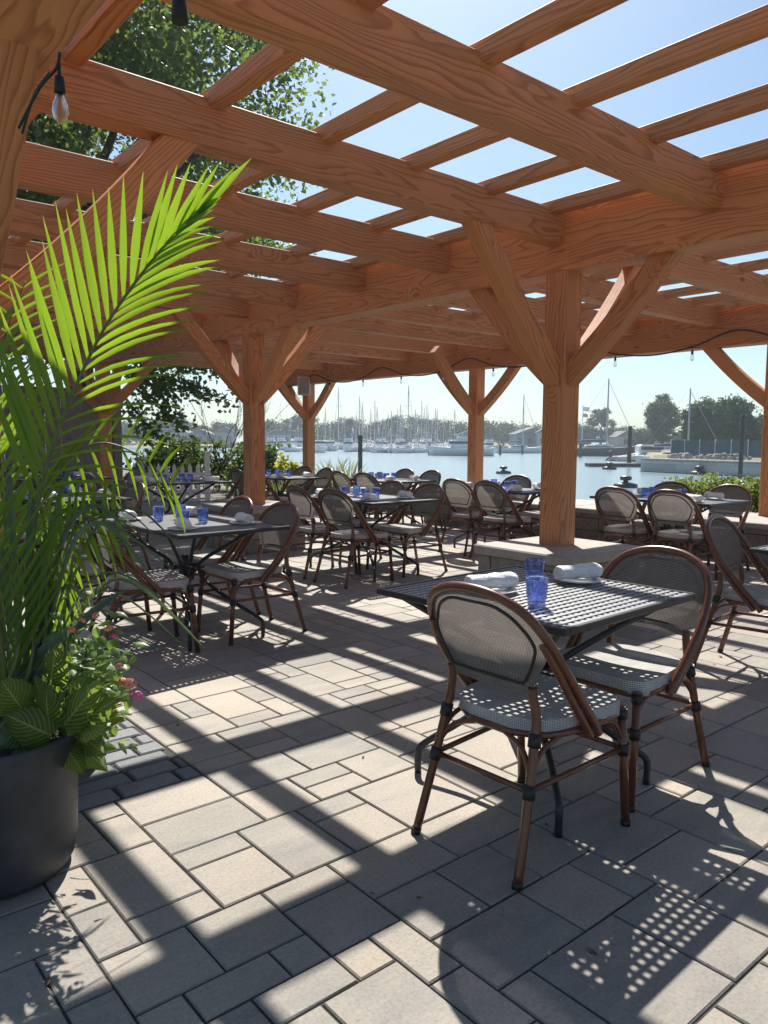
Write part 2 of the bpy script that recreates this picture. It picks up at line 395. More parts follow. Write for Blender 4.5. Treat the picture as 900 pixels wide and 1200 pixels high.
# ---------------------------------------------------------------- sky and sun
KU, KV = 0.58, 0.69                      # shadow shift per metre of height
SUN = Vector((KU, KV, 1.0)).normalized()
w=bpy.data.worlds.new('World'); sc.world=w; w.use_nodes=True
wn=w.node_tree
for n in list(wn.nodes): wn.nodes.remove(n)
sky=wn.nodes.new('ShaderNodeTexSky'); sky.sky_type='NISHITA'; sky.sun_disc=False
sky.sun_elevation=math.asin(SUN.z); sky.sun_rotation=math.atan2(SUN.x,SUN.y)
sky.altitude=0; sky.air_density=1.0; sky.dust_density=1.0; sky.ozone_density=1.2
bg=wn.nodes.new('ShaderNodeBackground'); bg.inputs[1].default_value=0.066
wo=wn.nodes.new('ShaderNodeOutputWorld')
tn=wn.nodes.new('ShaderNodeMix'); tn.data_type='RGBA'; tn.blend_type='MULTIPLY'; tn.inputs[0].default_value=1.0; tn.inputs[7].default_value=(0.85,1.005,1.08,1)
wn.links.new(sky.outputs[0],tn.inputs[6]); wn.links.new(tn.outputs[2],bg.inputs[0]); wn.links.new(bg.outputs[0],wo.inputs[0])
sl=bpy.data.lights.new('sun','SUN'); sl.energy=5.0; sl.angle=math.radians(0.55); sl.color=(1.0,0.955,0.88)
so=bpy.data.objects.new('sun',sl); COL.objects.link(so); so.location=(0,0,30)
so.rotation_euler=SUN.to_track_quat('Z','Y').to_euler()
vs=sc.view_settings; vs.view_transform='Standard'; vs.look='None'; vs.exposure=0.82; vs.gamma=1.0
try: vs.use_curve_mapping=False
except Exception: pass
cy=sc.cycles
cy.use_denoising=True
try: cy.denoiser='OPENIMAGEDENOISE'
except Exception: pass
cy.max_bounces=8; cy.diffuse_bounces=4; cy.glossy_bounces=3; cy.transmission_bounces=6; cy.transparent_max_bounces=12; cy.volume_bounces=0
cy.caustics_reflective=False; cy.caustics_refractive=False; cy.sample_clamp_indirect=6.0

# ---------------------------------------------------------------- ground, pavement
SEA=-1.2
def struct(o): return tag(o,kind='structure')
g=MB()
def slab(mb, poly, z0, z1):
    n=len(mb.v); k=len(poly)
    for p in poly: mb.v.append((p[0],p[1],z1))
    for p in poly: mb.v.append((p[0],p[1],z0))
    mb.face([n+i for i in range(k)])
    for i in range(k):
        j=(i+1)%k; mb.face((n+i,n+k+i,n+k+j,n+j))
slab(g,[(-400,-300),(10.9,-300),(10.9,15.5),(13.5,21),(13,60),(-40,140),(-400,200)],-3,-0.016)
struct(g.build('ground',M['land']))
g=MB()
g.face([g.vert(p) for p in ((-3000,-3000,SEA),(4000,-3000,SEA),(4000,4000,SEA),(-3000,4000,SEA))])
struct(g.build('water',M['water']))

U=0.1175; OU,OV=0.967,1.84
occ={}
pieces=[]
def put(i,j,a,b):
    for x in range(i,i+a):
        for y in range(j,j+b): occ[(x,y)]=1
    pieces.append((i,j,a,b))
I0,I1,J0,J1=int((-2.2-OU)/U),int((9.35-OU)/U),int((-2.6-OV)/U),int((15.2-OV)/U)
def free(i,j,a,b): return all((x,y) not in occ for x in range(i,i+a) for y in range(j,j+b))
# charcoal cobbles round the left pedestal are laid apart: keep them clear
CB=(-8,3,7,20)    # i0,i1,j0,j1 in units
for x in range(CB[0],CB[1]):
    for y in range(CB[2],CB[3]): occ[(x,y)]=2
for q in ((0,0,2,2),(0,2,2,1),(0,3,3,2),(-2,0,2,1),(-2,1,2,3),(2,0,2,3),(1,-1,2,1),(1,-3,2,2),(-1,-2,2,2),(-3,-2,2,2)): put(*q)
for j in range(J0,J1):
    for i in range(I0,I1):
        if (i,j) in occ: continue
        opt=[(2,2),(3,2),(2,3),(2,1),(3,2),(2,2),(2,1),(3,3)]
        R.shuffle(opt)
        for a,b in opt:
            if free(i,j,a,b): put(i,j,a,b); break
        else:
            a=1
            while a<2 and free(i,j,a+1,1): a+=1
            b=2 if free(i,j,a,2) else 1
            put(i,j,a,b)
g=MB()
for (i,j,a,b) in pieces:
    x0,y0=OU+i*U,OV+j*U; gp=0.0036; bv=0.004
    g.tcur=R.random(); dz=R.uniform(-0.0012,0.0012)
    x1,y1=x0+a*U-gp,y0+b*U-gp; x0+=gp; y0+=gp
    n=len(g.v)
    jj=lambda:R.uniform(-0.0008,0.0008)
    for (ins,z) in ((0,-0.013),(0,-bv+dz),(bv,dz)):
        for (x,y) in ((x0+ins,y0+ins),(x1-ins,y0+ins),(x1-ins,y1-ins),(x0+ins,y1-ins)): g.v.append((x+jj(),y+jj(),z))
    for L in (0,4):
        for k in range(4):
            k2=(k+1)%4; g.face((n+L+k,n+L+k2,n+L+4+k2,n+L+4+k))
    g.face((n+8,n+9,n+10,n+11))
struct(g.build('pavement',M['paver']))
g=MB(); g.box((3.5,6.2,-0.011),(13.0,19.0,0.008)); struct(g.build('pavement_bed',M['joint']))
g=MB()
x0,x1,y0,y1=OU+CB[0]*U,OU+CB[1]*U,OV+CB[2]*U,OV+CB[3]*U
y=y0; r=0
while y<y1-0.03:
    h=0.1086; x=x0+(0.07 if r%2 else 0)
    while x<x1-0.03:
        wd=min(R.uniform(0.17,0.24),x1-x)
        g.tcur=R.random()
        g.bbox((x+wd/2+R.uniform(-.002,.002),y+h/2,-0.008+R.uniform(-.003,.003)),(wd-0.014,h-0.012,0.022),0.006)
        x+=wd
    y+=h; r+=1
struct(g.build('cobble_path',M['cobble']))

R2=random.Random(21); lt=MB()
for k in range(150):
    x=R2.uniform(.3,6.5); y=R2.uniform(.3,7.5); sz=R2.uniform(.006,.02); a_=R2.uniform(0,pi); i0=len(lt.v)
    for (p_,q_,z_) in ((-1,0,.002),(0,-.45,.004),(1,0,.007),(0,.45,.0045)):
        lt.v.append((x+sz*(p_*math.cos(a_)-q_*math.sin(a_)),y+sz*(p_*math.sin(a_)+q_*math.cos(a_)),z_))
    lt.face((i0,i0+1,i0+2,i0+3))
tag(lt.build('leaf_litter',plain('dry leaf crumbs',(0.09,0.06,0.03),0.9,0.4,30.0)),'tiny dry leaf crumbs scattered over the pavers','litter',kind='stuff')
# ---------------------------------------------------------------- pergola
perg=thing('timber_pergola',(0,0,0))
tag(perg,'large open pergola of reddish stained timber over the paved dining terrace','pergola')
def frame_obj(name, p0, p1, up, prof_fn, parent, mat, mb=None):
    p0=Vector(p0); p1=Vector(p1); X=(p1-p0).normalized(); Z=Vector(up); Z=(Z-X*Z.dot(X)).normalized(); Y=Z.cross(X)
    L=(p1-p0).length
    mb=MB(); prof_fn(mb,L)
    o=mb.build(name,mat,parent)
    mt=Matrix.Identity(4); c=(p0+p1)/2
    for i in range(3): mt[i][0]=X[i]; mt[i][1]=Y[i]; mt[i][2]=Z[i]; mt[i][3]=c[i]
    o.matrix_local=mt
    return o
def beam(name,p0,p1,wid,hgt,up=(0,0,1),parent=None,mat=None,bev=0.006):
    def fn(mb,L):
        a,b,q=wid/2,hgt/2,bev; n=len(mb.v); K=8; ns=max(2,int(L/0.6))
        pr=[(-a+q,-b),(a-q,-b),(a,-b+q),(a,b-q),(a-q,b),(-a+q,b),(-a,b-q),(-a,-b+q)]
        for i in range(ns+1):
            for (y,z) in pr: mb.v.append((-L/2+L*i/ns,y,z))
        for i in range(ns):
            for k in range(K):
                k2=(k+1)%K; mb.face((n+i*K+k,n+i*K+k2,n+(i+1)*K+k2,n+(i+1)*K+k))
        mb.face([n+k for k in range(K-1,-1,-1)]); mb.face([n+ns*K+k for k in range(K)])
    return frame_obj(name,p0,p1,up,fn,parent,mat)
def brace(p0,p1,up,wid=0.115,dep=0.145,bow=0.07,parent=None,mat=None):
    def fn(mb,L):
        n=len(mb.v); ns=12; q=0.007; a,b=wid/2,dep/2
        for i in range(ns+1):
            t=i/ns; z0=bow*(4*t*(1-t)); x=-L/2+L*t; bb=b*(1+0.10*abs(2*t-1)**2)
            for (y,z) in ((-a+q,-bb),(a-q,-bb),(a,-bb+q),(a,b-q),(a-q,b),(-a+q,b),(-a,b-q),(-a,-bb+q)): mb.v.append((x,y,z+z0))
        for i in range(ns):
            for k in range(8):
                k2=(k+1)%8; mb.face((n+i*8+k,n+i*8+k2,n+i*8+8+k2,n+i*8+8+k))
        mb.face([n+k for k in range(7,-1,-1)]); mb.face([n+ns*8+k for k in range(8)])
    return frame_obj('brace',p0,p1,up,fn,parent,mat)
W=M['wood']
PZ,GB,GT=0.53,2.53,2.95
RB,RTP=2.72,2.945
UG=(0.74,4.71,9.30)
GBs=(GB,GB,2.47)
posts=[(0.74,3.57,PZ,0),(4.71,3.57,PZ,1),(4.71,8.04,PZ,1),(4.71,12.97,PZ,1),(9.30,3.97,0.44,2),(9.30,8.74,0.44,2),(9.30,13.6,0.44,2),(4.71,-0.95,PZ,1),(9.30,-0.8,0.44,2),(0.74,8.04,PZ,0),(0.74,12.97,PZ,0)]
GIRD={}; GO=(0.0,0.018,0.018)
for k,u in enumerate(UG):
    vo=-1.6 if k else 0.9
    GIRD[k]=beam('girder',(u+GO[k],vo,(GBs[k]+GT)/2),(u+GO[k],14.6,(GBs[k]+GT)/2),0.232,GT-GBs[k],parent=perg,mat=W)
vs_r=[-1.2,-0.05,1.13,2.415,3.57,4.73,5.85,7.0,8.04,9.2,10.35,11.6,12.97,14.2]
for v in vs_r:
    for (ua,ub) in ((0.74,4.71),(4.71,9.30)):
        if ua<1 and v<1: continue
        beam('rafter',(ua+0.085,v,(RB+RTP)/2),(ub-0.085,v,(RB+RTP)/2),0.142,RTP-RB,parent=perg,mat=W)
us_p=[1.18,1.86,2.52,3.16,3.83,4.49,5.25,5.94,6.63,7.32,8.0,8.62,9.12]
for u in us_p:
    beam('purlin',(u,-1.7,2.9475),(u,14.7,2.9475),0.088,0.085,parent=perg,mat=W,bev=0.004)
for (u,v,z,k) in posts:
    gb=GBs[k]
    beam('post',(u,v,z),(u,v,gb+0.002),0.195,0.195,up=(1,0,0),parent=perg,mat=W,bev=0.010)
    foot=1.79; reach=0.86
    for s in (-1,1):
        if v<0 and s<0: continue
        brace((u,v+s*0.05,foot-0.02),(u,v+s*(0.10+reach-0.10),gb+0.06),(0,-s,0.6),bow=-0.035,parent=perg,mat=W)
    gd=GIRD[k]
    for (dv,dz) in ((-.045,.09),(.045,.09),(-.80,.10),(-.86,.10),(.80,.10),(.86,.10)):
        if v+dv<-1: continue
        pm=MB(); pm.tube([(u+GO[k]-.116-.004,v+dv,gb+dz),(u-.06,v+dv,gb+dz)],.017,10); po=pm.build('peg',M['pegw'],gd); po.matrix_parent_inverse=gd.matrix_local.inverted()
    near=[r for r in vs_r if abs(r-v)<0.03]
    for s in (-1,1):
        if (u<1 and s<0) or (u>9 and s>0) or not near: continue
        brace((u+s*0.05,v,foot-0.02),(u+s*(reach+0.12),v,RB+0.06),(-s,0,0.6),bow=-0.035,parent=perg,mat=W)
for v in (3.9,8.74,13.6):
    brace((9.25,v,1.77),(8.34,v,2.72),(1,0,0.6),bow=-0.035,parent=perg,mat=W) if v>5 else None

# ---------------------------------------------------------------- pedestals, walls
def pedestal(u,v,sx,sy,label):
    t=thing('stone_pedestal',(u,v,0)); tag(t,label,'pedestal')
    b=MB(); b.bbox((0,0,0.22),(sx-0.05,sy-0.05,0.47),0.008); b.build('block',M['stone'],t)
    c=MB(); c.bbox((0,0,0.493),(sx,sy,0.074),0.010); c.build('cap',M['cap'],t)
pedestal(4.68,3.53,0.93,0.88,'grey stone pedestal with pale cap under the large post nearest the front table')
pedestal(4.71,8.04,0.93,0.93,'stone pedestal behind the long table beside the palm, under the second inner post')
pedestal(4.71,12.97,0.93,0.93,'far stone pedestal under the post beside the grey board fence')
pedestal(0.60,3.40,0.90,0.90,'stone pedestal standing on dark cobbles behind the potted palm')
pedestal(4.71,-0.95,0.93,0.93,'stone pedestal under an inner post, well right of the front table')
pedestal(0.80,8.04,0.90,0.90,'stone pedestal under the left rear post hidden behind palm fronds')
pedestal(0.80,12.97,0.90,0.90,'stone pedestal at the rear left by the board fence')
def seawall(name,label,x0,x1,y0,y1,top):
    t=thing(name,((x0+x1)/2,(y0+y1)/2,0)); tag(t,label,'wall')
    b=MB(); b.box((0,0,(top-0.06-0.02)/2),(x1-x0-0.04,y1-y0-0.04,top-0.06+0.02)); b.build('wall_block',M['stone'],t)
    c=MB(); n=max(1,int((y1-y0)/0.9)); L=(y1-y0)/n
    for i in range(n): c.bbox((0,-(y1-y0)/2+L*(i+0.5),top-0.028),(x1-x0,L-0.006,0.062),0.008)
    c.build('cap',M['cap'],t)
seawall('seat_wall','low stone seat wall with wide pale cap between the terrace and the water',8.35,9.62,-2.2,9.0,0.44)
seawall('seat_wall','set-back low stone wall beneath the post with the grey speaker',9.12,9.9,9.02,15.0,0.44)

# board fence at the left rear
bf=thing('board_fence',(2.2,14.75,0)); tag(bf,'tall weathered grey board fence behind the left rear tables','fence')
b=MB(); x=-4.5
while x<3.25:
    wd=0.14; b.bbox((x+wd/2,R.uniform(-.004,.004),1.13),(wd-0.006,0.025,2.2),0.003); x+=wd
b.build('board',M['board'],bf)
b=MB(); b.bbox((3.38,-0.03,1.27),(0.16,0.16,2.55),0.01); b.build('post',M['board'],bf)
b=MB(); b.box((-0.6,0.05,0.4),(7.7,0.05,0.09)); b.box((-0.6,0.05,1.8),(7.7,0.05,0.09)); b.build('rail',M['board'],bf)
# picket fence
pf=thing('picket_fence',far(224,16.6),math.radians(-24)); tag(pf,'short white picket fence in front of the green shrubs','fence')
for i in range(9):
    p=MB(); xx=-1.15+i*0.16; n=len(p.v)
    for yy in (-.011,.011):
        for (a,z) in ((-.042,0.0),(.042,0.0),(.042,.70),(0,.80),(-.042,.70)): p.v.append((xx+a,yy,z))
    p.face((n,n+1,n+2,n+3,n+4)); p.face((n+9,n+8,n+7,n+6,n+5))
    for k in range(5):
        k2=(k+1)%5; p.face((n+k,n+5+k,n+5+k2,n+k2))
    p.build('picket',M['picket'],pf)
p=MB(); p.box((-0.45,0.03,0.2),(1.7,0.03,0.07)); p.box((-0.45,0.03,0.56),(1.7,0.03,0.07)); p.build('rail',M['picket'],pf)
p=MB(); p.bbox((0.32,0.02,0.5),(0.11,0.11,1.0),0.006); p.bbox((0.32,0.02,1.02),(0.14,0.14,0.04),0.01); p.build('post',M['picket'],pf)

# ---------------------------------------------------------------- bistro chair
def make_chair():
    t=thing('bistro_chair')
    # seat
    s=MB(); NX,NY=14,14
    def half(tt): return 0.178+0.05*math.sin(min(1,tt*1.15)*pi/2)
    def pt(a,b,z,shr=0.0):
        x=-0.205+0.435*b; hw=half(b)
        c=(2*a-1)
        # rounded outline
        ex=min(b,1-b)*0.435; rr=0.06 if b>0.5 else 0.11
        if ex<rr: hw-= (rr-math.sqrt(max(0,rr*rr-(rr-ex)**2)))*0.9
        return (x,c*(hw-shr),z)
    s.grid(lambda a,b:pt(a,b,0.458-0.010*math.sin(a*pi)*math.sin(b*pi)),NX,NY,True,lambda a,b:((a-.5)*.44,b*.435))
    def rim(k,z):
        return z
    per=[(i/NX,0) for i in range(NX)]+[(1,j/NY) for j in range(NY)]+[(1-i/NX,1) for i in range(NX)]+[(0,1-j/NY) for j in range(NY)]
    n=len(s.v); ln=0; acc=[0]
    P0=[Vector(pt(a,b,0.458)) for a,b in per]
    for p in P0: s.v.append(tuple(p))
    for p,(a,b) in zip(P0,per):
        dz=0.052 if p.x>0.12 else 0.036
        s.v.append((p.x*1.004,p.y*1.004,0.458-dz))
    K=len(per)
    for k in range(K): acc.append(acc[-1]+(P0[(k+1)%K]-P0[k]).length)
    for k in range(K):
        k2=(k+1)%K; s.face((n+k,n+K+k,n+K+k2,n+k2),True,[(acc[k],0),(acc[k],.045),(acc[k+1],.045),(acc[k+1],0)])
    s.face([n+K+k for k in range(K)],False,[(p.y,p.x) for p in P0])
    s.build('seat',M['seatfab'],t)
    f=MB(); ring=[(p.x*0.97,p.y*0.97,0.408) for p in P0[::2]]
    f.tube(ring,0.0135,8,closed=True); f.build('seat_frame',M['rattan'],t)
    # legs
    for sg in (-1,1):
        l=MB(); pts=catmull([(-.315,.212*sg,0.012),(-.262,.198*sg,.20),(-.212,.183*sg,.40),(-.196,.176*sg,.47),(-.200,.166*sg,.535),(-.2035,.165*sg,.57)],5)
        l.tube(pts,0.0150,10); lo=l.build('leg',M['rattan'],t)
        c=MB(); c.tube([(-.3185,.213*sg,0.0),(-.3135,.2116*sg,.020)],0.0168,10); c.build('foot_cap',M['wrap'],lo)
        for e0,e1 in (((-.252,.1945*sg,.245),(-.241,.1915*sg,.285)),((-.214,.1835*sg,.392),(-.2045,.1805*sg,.432))):
            c=MB(); c.tube([e0,e1],0.0205,10); c.build('binding',M['wrap'],lo)
        l=MB(); l.tube([(.262,.222*sg,0.012),(.226,.212*sg,.425)],0.0150,10); lo=l.build('leg',M['rattan'],t)
        c=MB(); c.tube([(.2632,.2223*sg,0.0),(.2612,.2218*sg,.020)],0.0168,10); c.build('foot_cap',M['wrap'],lo)
        for e0,e1 in (((.2405,.216*sg,.255),(.2372,.2151*sg,.295)),((.2290,.2128*sg,.385),(.2262,.212*sg,.418))):
            c=MB(); c.tube([e0,e1],0.0205,10); c.build('binding',M['wrap'],lo)
        b=MB(); b.tube([(-.247,.193*sg,.268),(.239,.2155*sg,.278)],0.0095,8); b.build('stretcher',M['rattan'],t)
        for e3 in ([(.236,.214*sg,.30),(.19,.209*sg,.375),(.10,.205*sg,.402)],[(-.235,.190*sg,.31),(-.18,.190*sg,.375),(-.09,.192*sg,.402)],[(-.235,.186*sg,.31),(-.215,.14*sg,.375),(-.20,.06*sg,.402)]):
            b=MB(); b.tube(catmull(e3,5),0.0085,8); b.build('brace',M['rattan'],t)
    for (x,hw,z) in ((-.247,.193,.268),(.239,.2155,.278)):
        b=MB(); b.tube([(x,-hw,z),(x,hw,z)],0.0095,8); b.build('stretcher',M['rattan'],t)
    # outer hoop, doubled along the arms
    half_h=[(0.050,.236,.385),(0.020,.240,.425),(-.075,.248,.53),(-.165,.249,.64),(-.232,.232,.735),(-.279,.185,.810),(-.303,.100,.852),(-.310,0,.864)]
    hoop=half_h+[(x,-y,z) for x,y,z in half_h[-2::-1]]
    h=MB(); h.tube(catmull(hoop,5),0.0148,10)
    for sg in (-1,1):
        inner=[(0.012,.232*sg,.385),(-.022,.236*sg,.425),(-.112,.243*sg,.53),(-.192,.240*sg,.64),(-.238,.222*sg,.72)]
        h.tube(catmull(inner,5),0.0130,9)
    h.build('back_frame',M['rattan'],t)
    # woven back panel
    def lerp_t(z,tab):
        for (z0,v0),(z1,v1) in zip(tab,tab[1:]):
            if z<=z1: return v0+(v1-v0)*max(0,(z-z0)/(z1-z0))
        return tab[-1][1]
    HWT=[(.545,.160),(.60,.182),(.66,.220),(.70,.2325),(.735,.2265),(.775,.207),(.81,.178),(.833,.140),(.848,.095),(.8565,.045),(.860,.0)]
    PXT=[(.545,-.200),(.64,-.214),(.70,-.226),(.735,-.238),(.81,-.280),(.85,-.302),(.86,-.308)]
    def hw(z): return lerp_t(z,HWT)
    def px(z,c): return lerp_t(z,PXT)-0.014*(1-c*c)
    NZ=16
    zs=[0.545+0.315*(1-(1-j/NZ)**1.6) for j in range(NZ+1)]
    def pp(a,b):
        z=zs[round(b*NZ)]; c=2*a-1; y=c*max(hw(z),0.012); return (px(z,c),y,z)
    bk=MB(); bk.grid(pp,12,NZ,True,lambda a,b:(pp(a,b)[1],pp(a,b)[2]))
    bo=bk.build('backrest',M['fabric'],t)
    pz=[]
    for z in (0.580,0.62,0.66,0.70,0.735,0.765,0.79,0.808,0.819): pz.append((px(z,.6)-0.007,max(.02,hw(z+.022)-(0.040 if z<.7 else .030)),z))
    pz.append((px(.824,.2)-0.007,.05,.824))
    ring=catmull(pz,3)+[(x,-y,z) for x,y,z in catmull(pz,3)[::-1]]
    pg=MB(); pg.tube(ring,0.0055,6,closed=True); pg.build('piping',M['wrap'],bo)
    return t
CHAIR=make_chair()
bpy.context.view_layer.update()
used=[False]
def chair(u,v,deg,label):
    o=CHAIR if not used[0] else copy_tree(CHAIR); used[0]=True
    o.location=(u,v,0); o.rotation_euler=(0,0,math.radians(deg))
    tag(o,label,'chair','brown bistro chairs around the terrace tables')
    return o

# ---------------------------------------------------------------- tables and settings
def make_table(sx,sy):
    t=thing('dining_table')
    tp=MB(); pit=0.0335; wd=0.0170
    nx=int(sx/pit); ny=int(sy/pit); px_=sx/nx; py_=sy/ny
    for i in range(1,nx): tp.box((-sx/2+i*px_,0,0.7335),(wd,sy-0.02,0.004))
    for j in range(1,ny): tp.box((0,-sy/2+j*py_,0.7365),(sx-0.02,wd,0.004))
    tp.build('table_top',M['lattice'],t)
    rm=MB(); w2=0.022
    for s in (-1,1):
        rm.bbox((s*(sx/2-w2/2),0,0.730),(w2,sy,0.024),0.004)
        rm.bbox((0,s*(sy/2-w2/2),0.7295),(sx-2*w2-0.002,w2,0.024),0.004)
    rm.build('rim',M['black'],t)
    for a in (-1,1):
        for b in (-1,1):
            l=MB(); ex,ey=sx/2-0.06,min(sy/2-0.06,0.40); fx,fy=ex*.78,(.33 if sy<1 else .52)
            l.tube(catmull([(a*ex,b*ey,.722),(a*ex*.62,b*ey*.60,.605),(a*.085,b*.075,.475),(a*.072,b*.062,.40),(a*.10,b*.088,.33),(a*fx*.62,b*fy*.62,.215),(a*fx*.93,b*fy*.93,.125),(a*fx,b*fy,.085),(a*fx,b*fy,0.0)],4),0.0135,9)
            l.build('leg',M['black'],t)
    hb=MB(); hb.tube([(0,0,.36),(0,0,.52)],0.028,12); hb.box((0,0,.44),(.20,.03,.03)); hb.box((0,0,.425),(.03,.19,.03)); hb.build('hub',M['black'],t)
    fr=MB(); fr.box((0,0,.7185),(sx-.10,.03,.016)); fr.box((0,.16,.7185),(sx-.10,.025,.014)); fr.box((0,-.16,.7185),(sx-.10,.025,.014)); fr.build('support_bar',M['black'],t)
    return t
def make_glass():
    g=MB()
    g.lathe([(0.026,0.0),(0.030,0.004),(0.033,0.03),(0.0355,0.034),(0.0375,0.07),(0.0395,0.094),(0.040,0.100),(0.0385,0.101),(0.0365,0.094),(0.0345,0.07),(0.0315,0.036),(0.028,0.018),(0.0,0.014)],30,ridge=0.018,nr=10)
    return g.build('tumbler',M['blueglass'])
def make_plate():
    g=MB(); g.lathe([(0.045,0.0),(0.05,0.004),(0.093,0.013),(0.096,0.016),(0.092,0.017),(0.06,0.009),(0.0,0.008)],28); return g.build('side_plate',M['white'])
def make_napkin(seed):
    r=random.Random(seed); g=MB(); ph=[r.uniform(0,6) for _ in range(6)]
    def fn(a,b):
        th=2*pi*a; x=(b-.5)*0.200
        rr=0.030*(1+0.05*math.sin(2*th+ph[0]+4*b)+0.035*math.sin(5*th+ph[1]-16*b)+0.03*math.sin(9*b+ph[2])+0.025*math.sin(3*th+22*b+ph[3]))
        e=min(b,1-b)*0.200
        if e<0.012: rr*=0.85+0.15*e/0.012
        spiral=1+0.12*((th/(2*pi))%1)
        return (x,rr*1.25*math.cos(th)*spiral,0.013+max(0.0,0.031+rr*0.95*math.sin(th)))
    g.grid(fn,22,20,True)
    n=len(g.v)
    for b in (0,1):
        for k in range(22): g.v.append(fn(k/22,b))
    g.face([n+k for k in range(21,-1,-1)]); g.face([n+22+k for k in range(22)])
    return g.build('napkin_roll',M['linen'])
TUM=make_glass(); PLATE=make_plate(); NAP=[make_napkin(s) for s in (1,2,3)]
first={}
def place(src,loc,rz,label,cat,group):
    o=src if not first.get(src.name) else src.copy()
    if first.get(src.name): COL.objects.link(o)
    first[src.name]=True
    o.location=loc; o.rotation_euler=(0,0,rz); tag(o,label,cat,group); return o
T2P=make_table(0.86,0.86); T4P=make_table(0.82,1.30)
bpy.context.view_layer.update()
tused={}
def table(u,v,deg,four,label,short,settings,glasses):
    src=T4P if four else T2P
    t=src if not tused.get(four) else copy_tree(src); tused[four]=True
    t.location=(u,v,0); rz=math.radians(deg); t.rotation_euler=(0,0,rz)
    tag(t,label,'table','black woven steel tables on the terrace')
    Mx=Matrix.Translation((u,v,0))@Matrix.Rotation(rz,4,'Z')
    for (x,y,a,where) in settings:
        p=Mx@Vector((x,y,0.739))
        place(PLATE,p,0,'white side plate at the %s of the %s'%(where,short),'plate','white side plates under napkin rolls')
        place(R.choice(NAP),p+Vector((0,0,0.001)),rz+math.radians(a),'rolled white napkin at the %s of the %s'%(where,short),'napkin','rolled white napkins on the tables')
    for (x,y,where) in glasses:
        p=Mx@Vector((x,y,0.739))
        place(TUM,p,R.uniform(0,1),'blue glass tumbler %s on the %s'%(where,short),'glass','blue tumblers on the tables')
S4=[(-.24,-.40,70,'near left'),(-.24,.36,80,'far left'),(.24,-.36,75,'near right'),(.24,.38,95,'far right')]
G4=[(-.10,-.16,'nearest the left chairs'),(.07,-.12,'nearest the right chairs'),(-.09,.20,'at the far left'),(.09,.22,'at the far right')]
table(2.29,1.83,2.5,False,'black woven steel table for two with two blue glasses, nearest the camera','front table for two',
      [(-.15,.09,-20,'left edge'),(.29,0.0,-18,'right edge')],[(-.21,-.16,'in front of the other'),(.13,.10,'behind the other')])
table(2.30,4.86,4.0,True,'black table beside the potted palm with four napkins and a row of chairs each side','table beside the palm',S4,G4)
table(4.72,5.95,0.0,True,'black table between the two inner stone pedestals, with four chairs','table between the pedestals',S4,G4)
table(6.95,6.08,0.0,True,'black table directly behind and left of the large near post','table behind the large post',S4,G4)
table(7.18,4.08,0.0,True,'black table at the right in front of the bright green hedge','table by the bright hedge',S4,G4)
table(7.10,8.45,0.0,True,'black table by the wall just left of the middle waterside post','table left of the middle post',S4,G4)
table(6.35,10.05,0.0,True,'black table by the set-back wall below the post with the speaker','table below the speaker post',S4,G4)
table(4.40,9.55,90.0,True,'black table in front of the white picket fence, behind a timber post','table before the picket fence',S4,G4)
table(2.40,7.75,2.0,True,'black table with napkins glimpsed through the palm fronds','table behind the palm fronds',S4,G4)
table(4.58,1.44,0.0,False,'black table cut off by the right edge of the photo','table at the right edge',[(.2,.2,40,'far side')],[(.1,-.1,'alone')])
table(3.45,11.4,90.0,True,'black table nearest the grey board fence, its top dark and shaded','table by the board fence',S4,G4)

C='brown bistro chair with woven mesh back '
chair(1.985,1.60,2,'nearest bistro chair, its woven mesh back to the camera at the front table')
chair(2.615,1.66,181,'bistro chair facing the camera across the front table, sunlit pale seat')
chair(4.46,1.90,-84,'bistro chair turned right at the table cut by the right edge')
chair(1.86,4.52,-9,'nearer bistro chair on the palm side of the table beside the palm')
chair(1.80,5.16,3,'farther bistro chair on the palm side of the table beside the palm')
chair(2.58,4.50,181,'nearer bistro chair on the pedestal side of the table beside the palm')
chair(2.60,5.14,178,'farther bistro chair on the pedestal side of the table beside the palm')
for (tu,tv,nm) in ((4.72,5.95,'table between the pedestals'),(6.95,6.08,'table behind the large post'),(7.18,4.08,'table by the bright hedge'),(7.10,8.45,'table left of the middle post'),(6.35,10.05,'table below the speaker post'),(2.40,7.75,'table behind the palm fronds')):
    for (du,dv,h,wn_) in ((-.42,-.40,2,'nearer bistro chair on the terrace side'),(-.42,.14,-3,'farther bistro chair on the terrace side'),(.34,-.32,179,'nearer bistro chair on the water side'),(.36,.28,183,'farther bistro chair on the water side')):
        j=R.uniform(-.03,.03)
        chair(tu+du+j,tv+dv+R.uniform(-.03,.03),h+R.uniform(-4,4),wn_+' of the '+nm)
for (tu,tv,nm) in ((4.40,9.55,'table before the picket fence'),(3.45,11.4,'table by the board fence')):
    for (du,dv,h,wn_) in ((-.85,0.02,0,'bistro chair at the left end'),(.88,.0,180,'bistro chair at the right end'),(-.3,.42,-90,'left bistro chair on the far side'),(.3,.42,-90,'right bistro chair on the far side'))[:2 if tu>4 else 4]:
        chair(tu+du,tv+dv,h+R.uniform(-5,5),wn_+' of the '+nm)

# ---------------------------------------------------------------- planter and plants
POT=Vector((0.535,2.455,0))
t=thing('planter_pot',POT); tag(t,'round charcoal planter pot in the lower left corner holding the palm','planter')
p=MB(); p.lathe([(0.175,0.0),(0.200,0.008),(0.216,0.035),(0.226,0.10),(0.236,0.40),(0.238,0.428),(0.232,0.434),(0.222,0.430),(0.215,0.36)],56); p.build('pot',M['pot'],t)
p=MB(); p.lathe([(0.217,0.375),(0.15,0.39),(0.0,0.395)],24); p.build('soil',M['soil'],t)

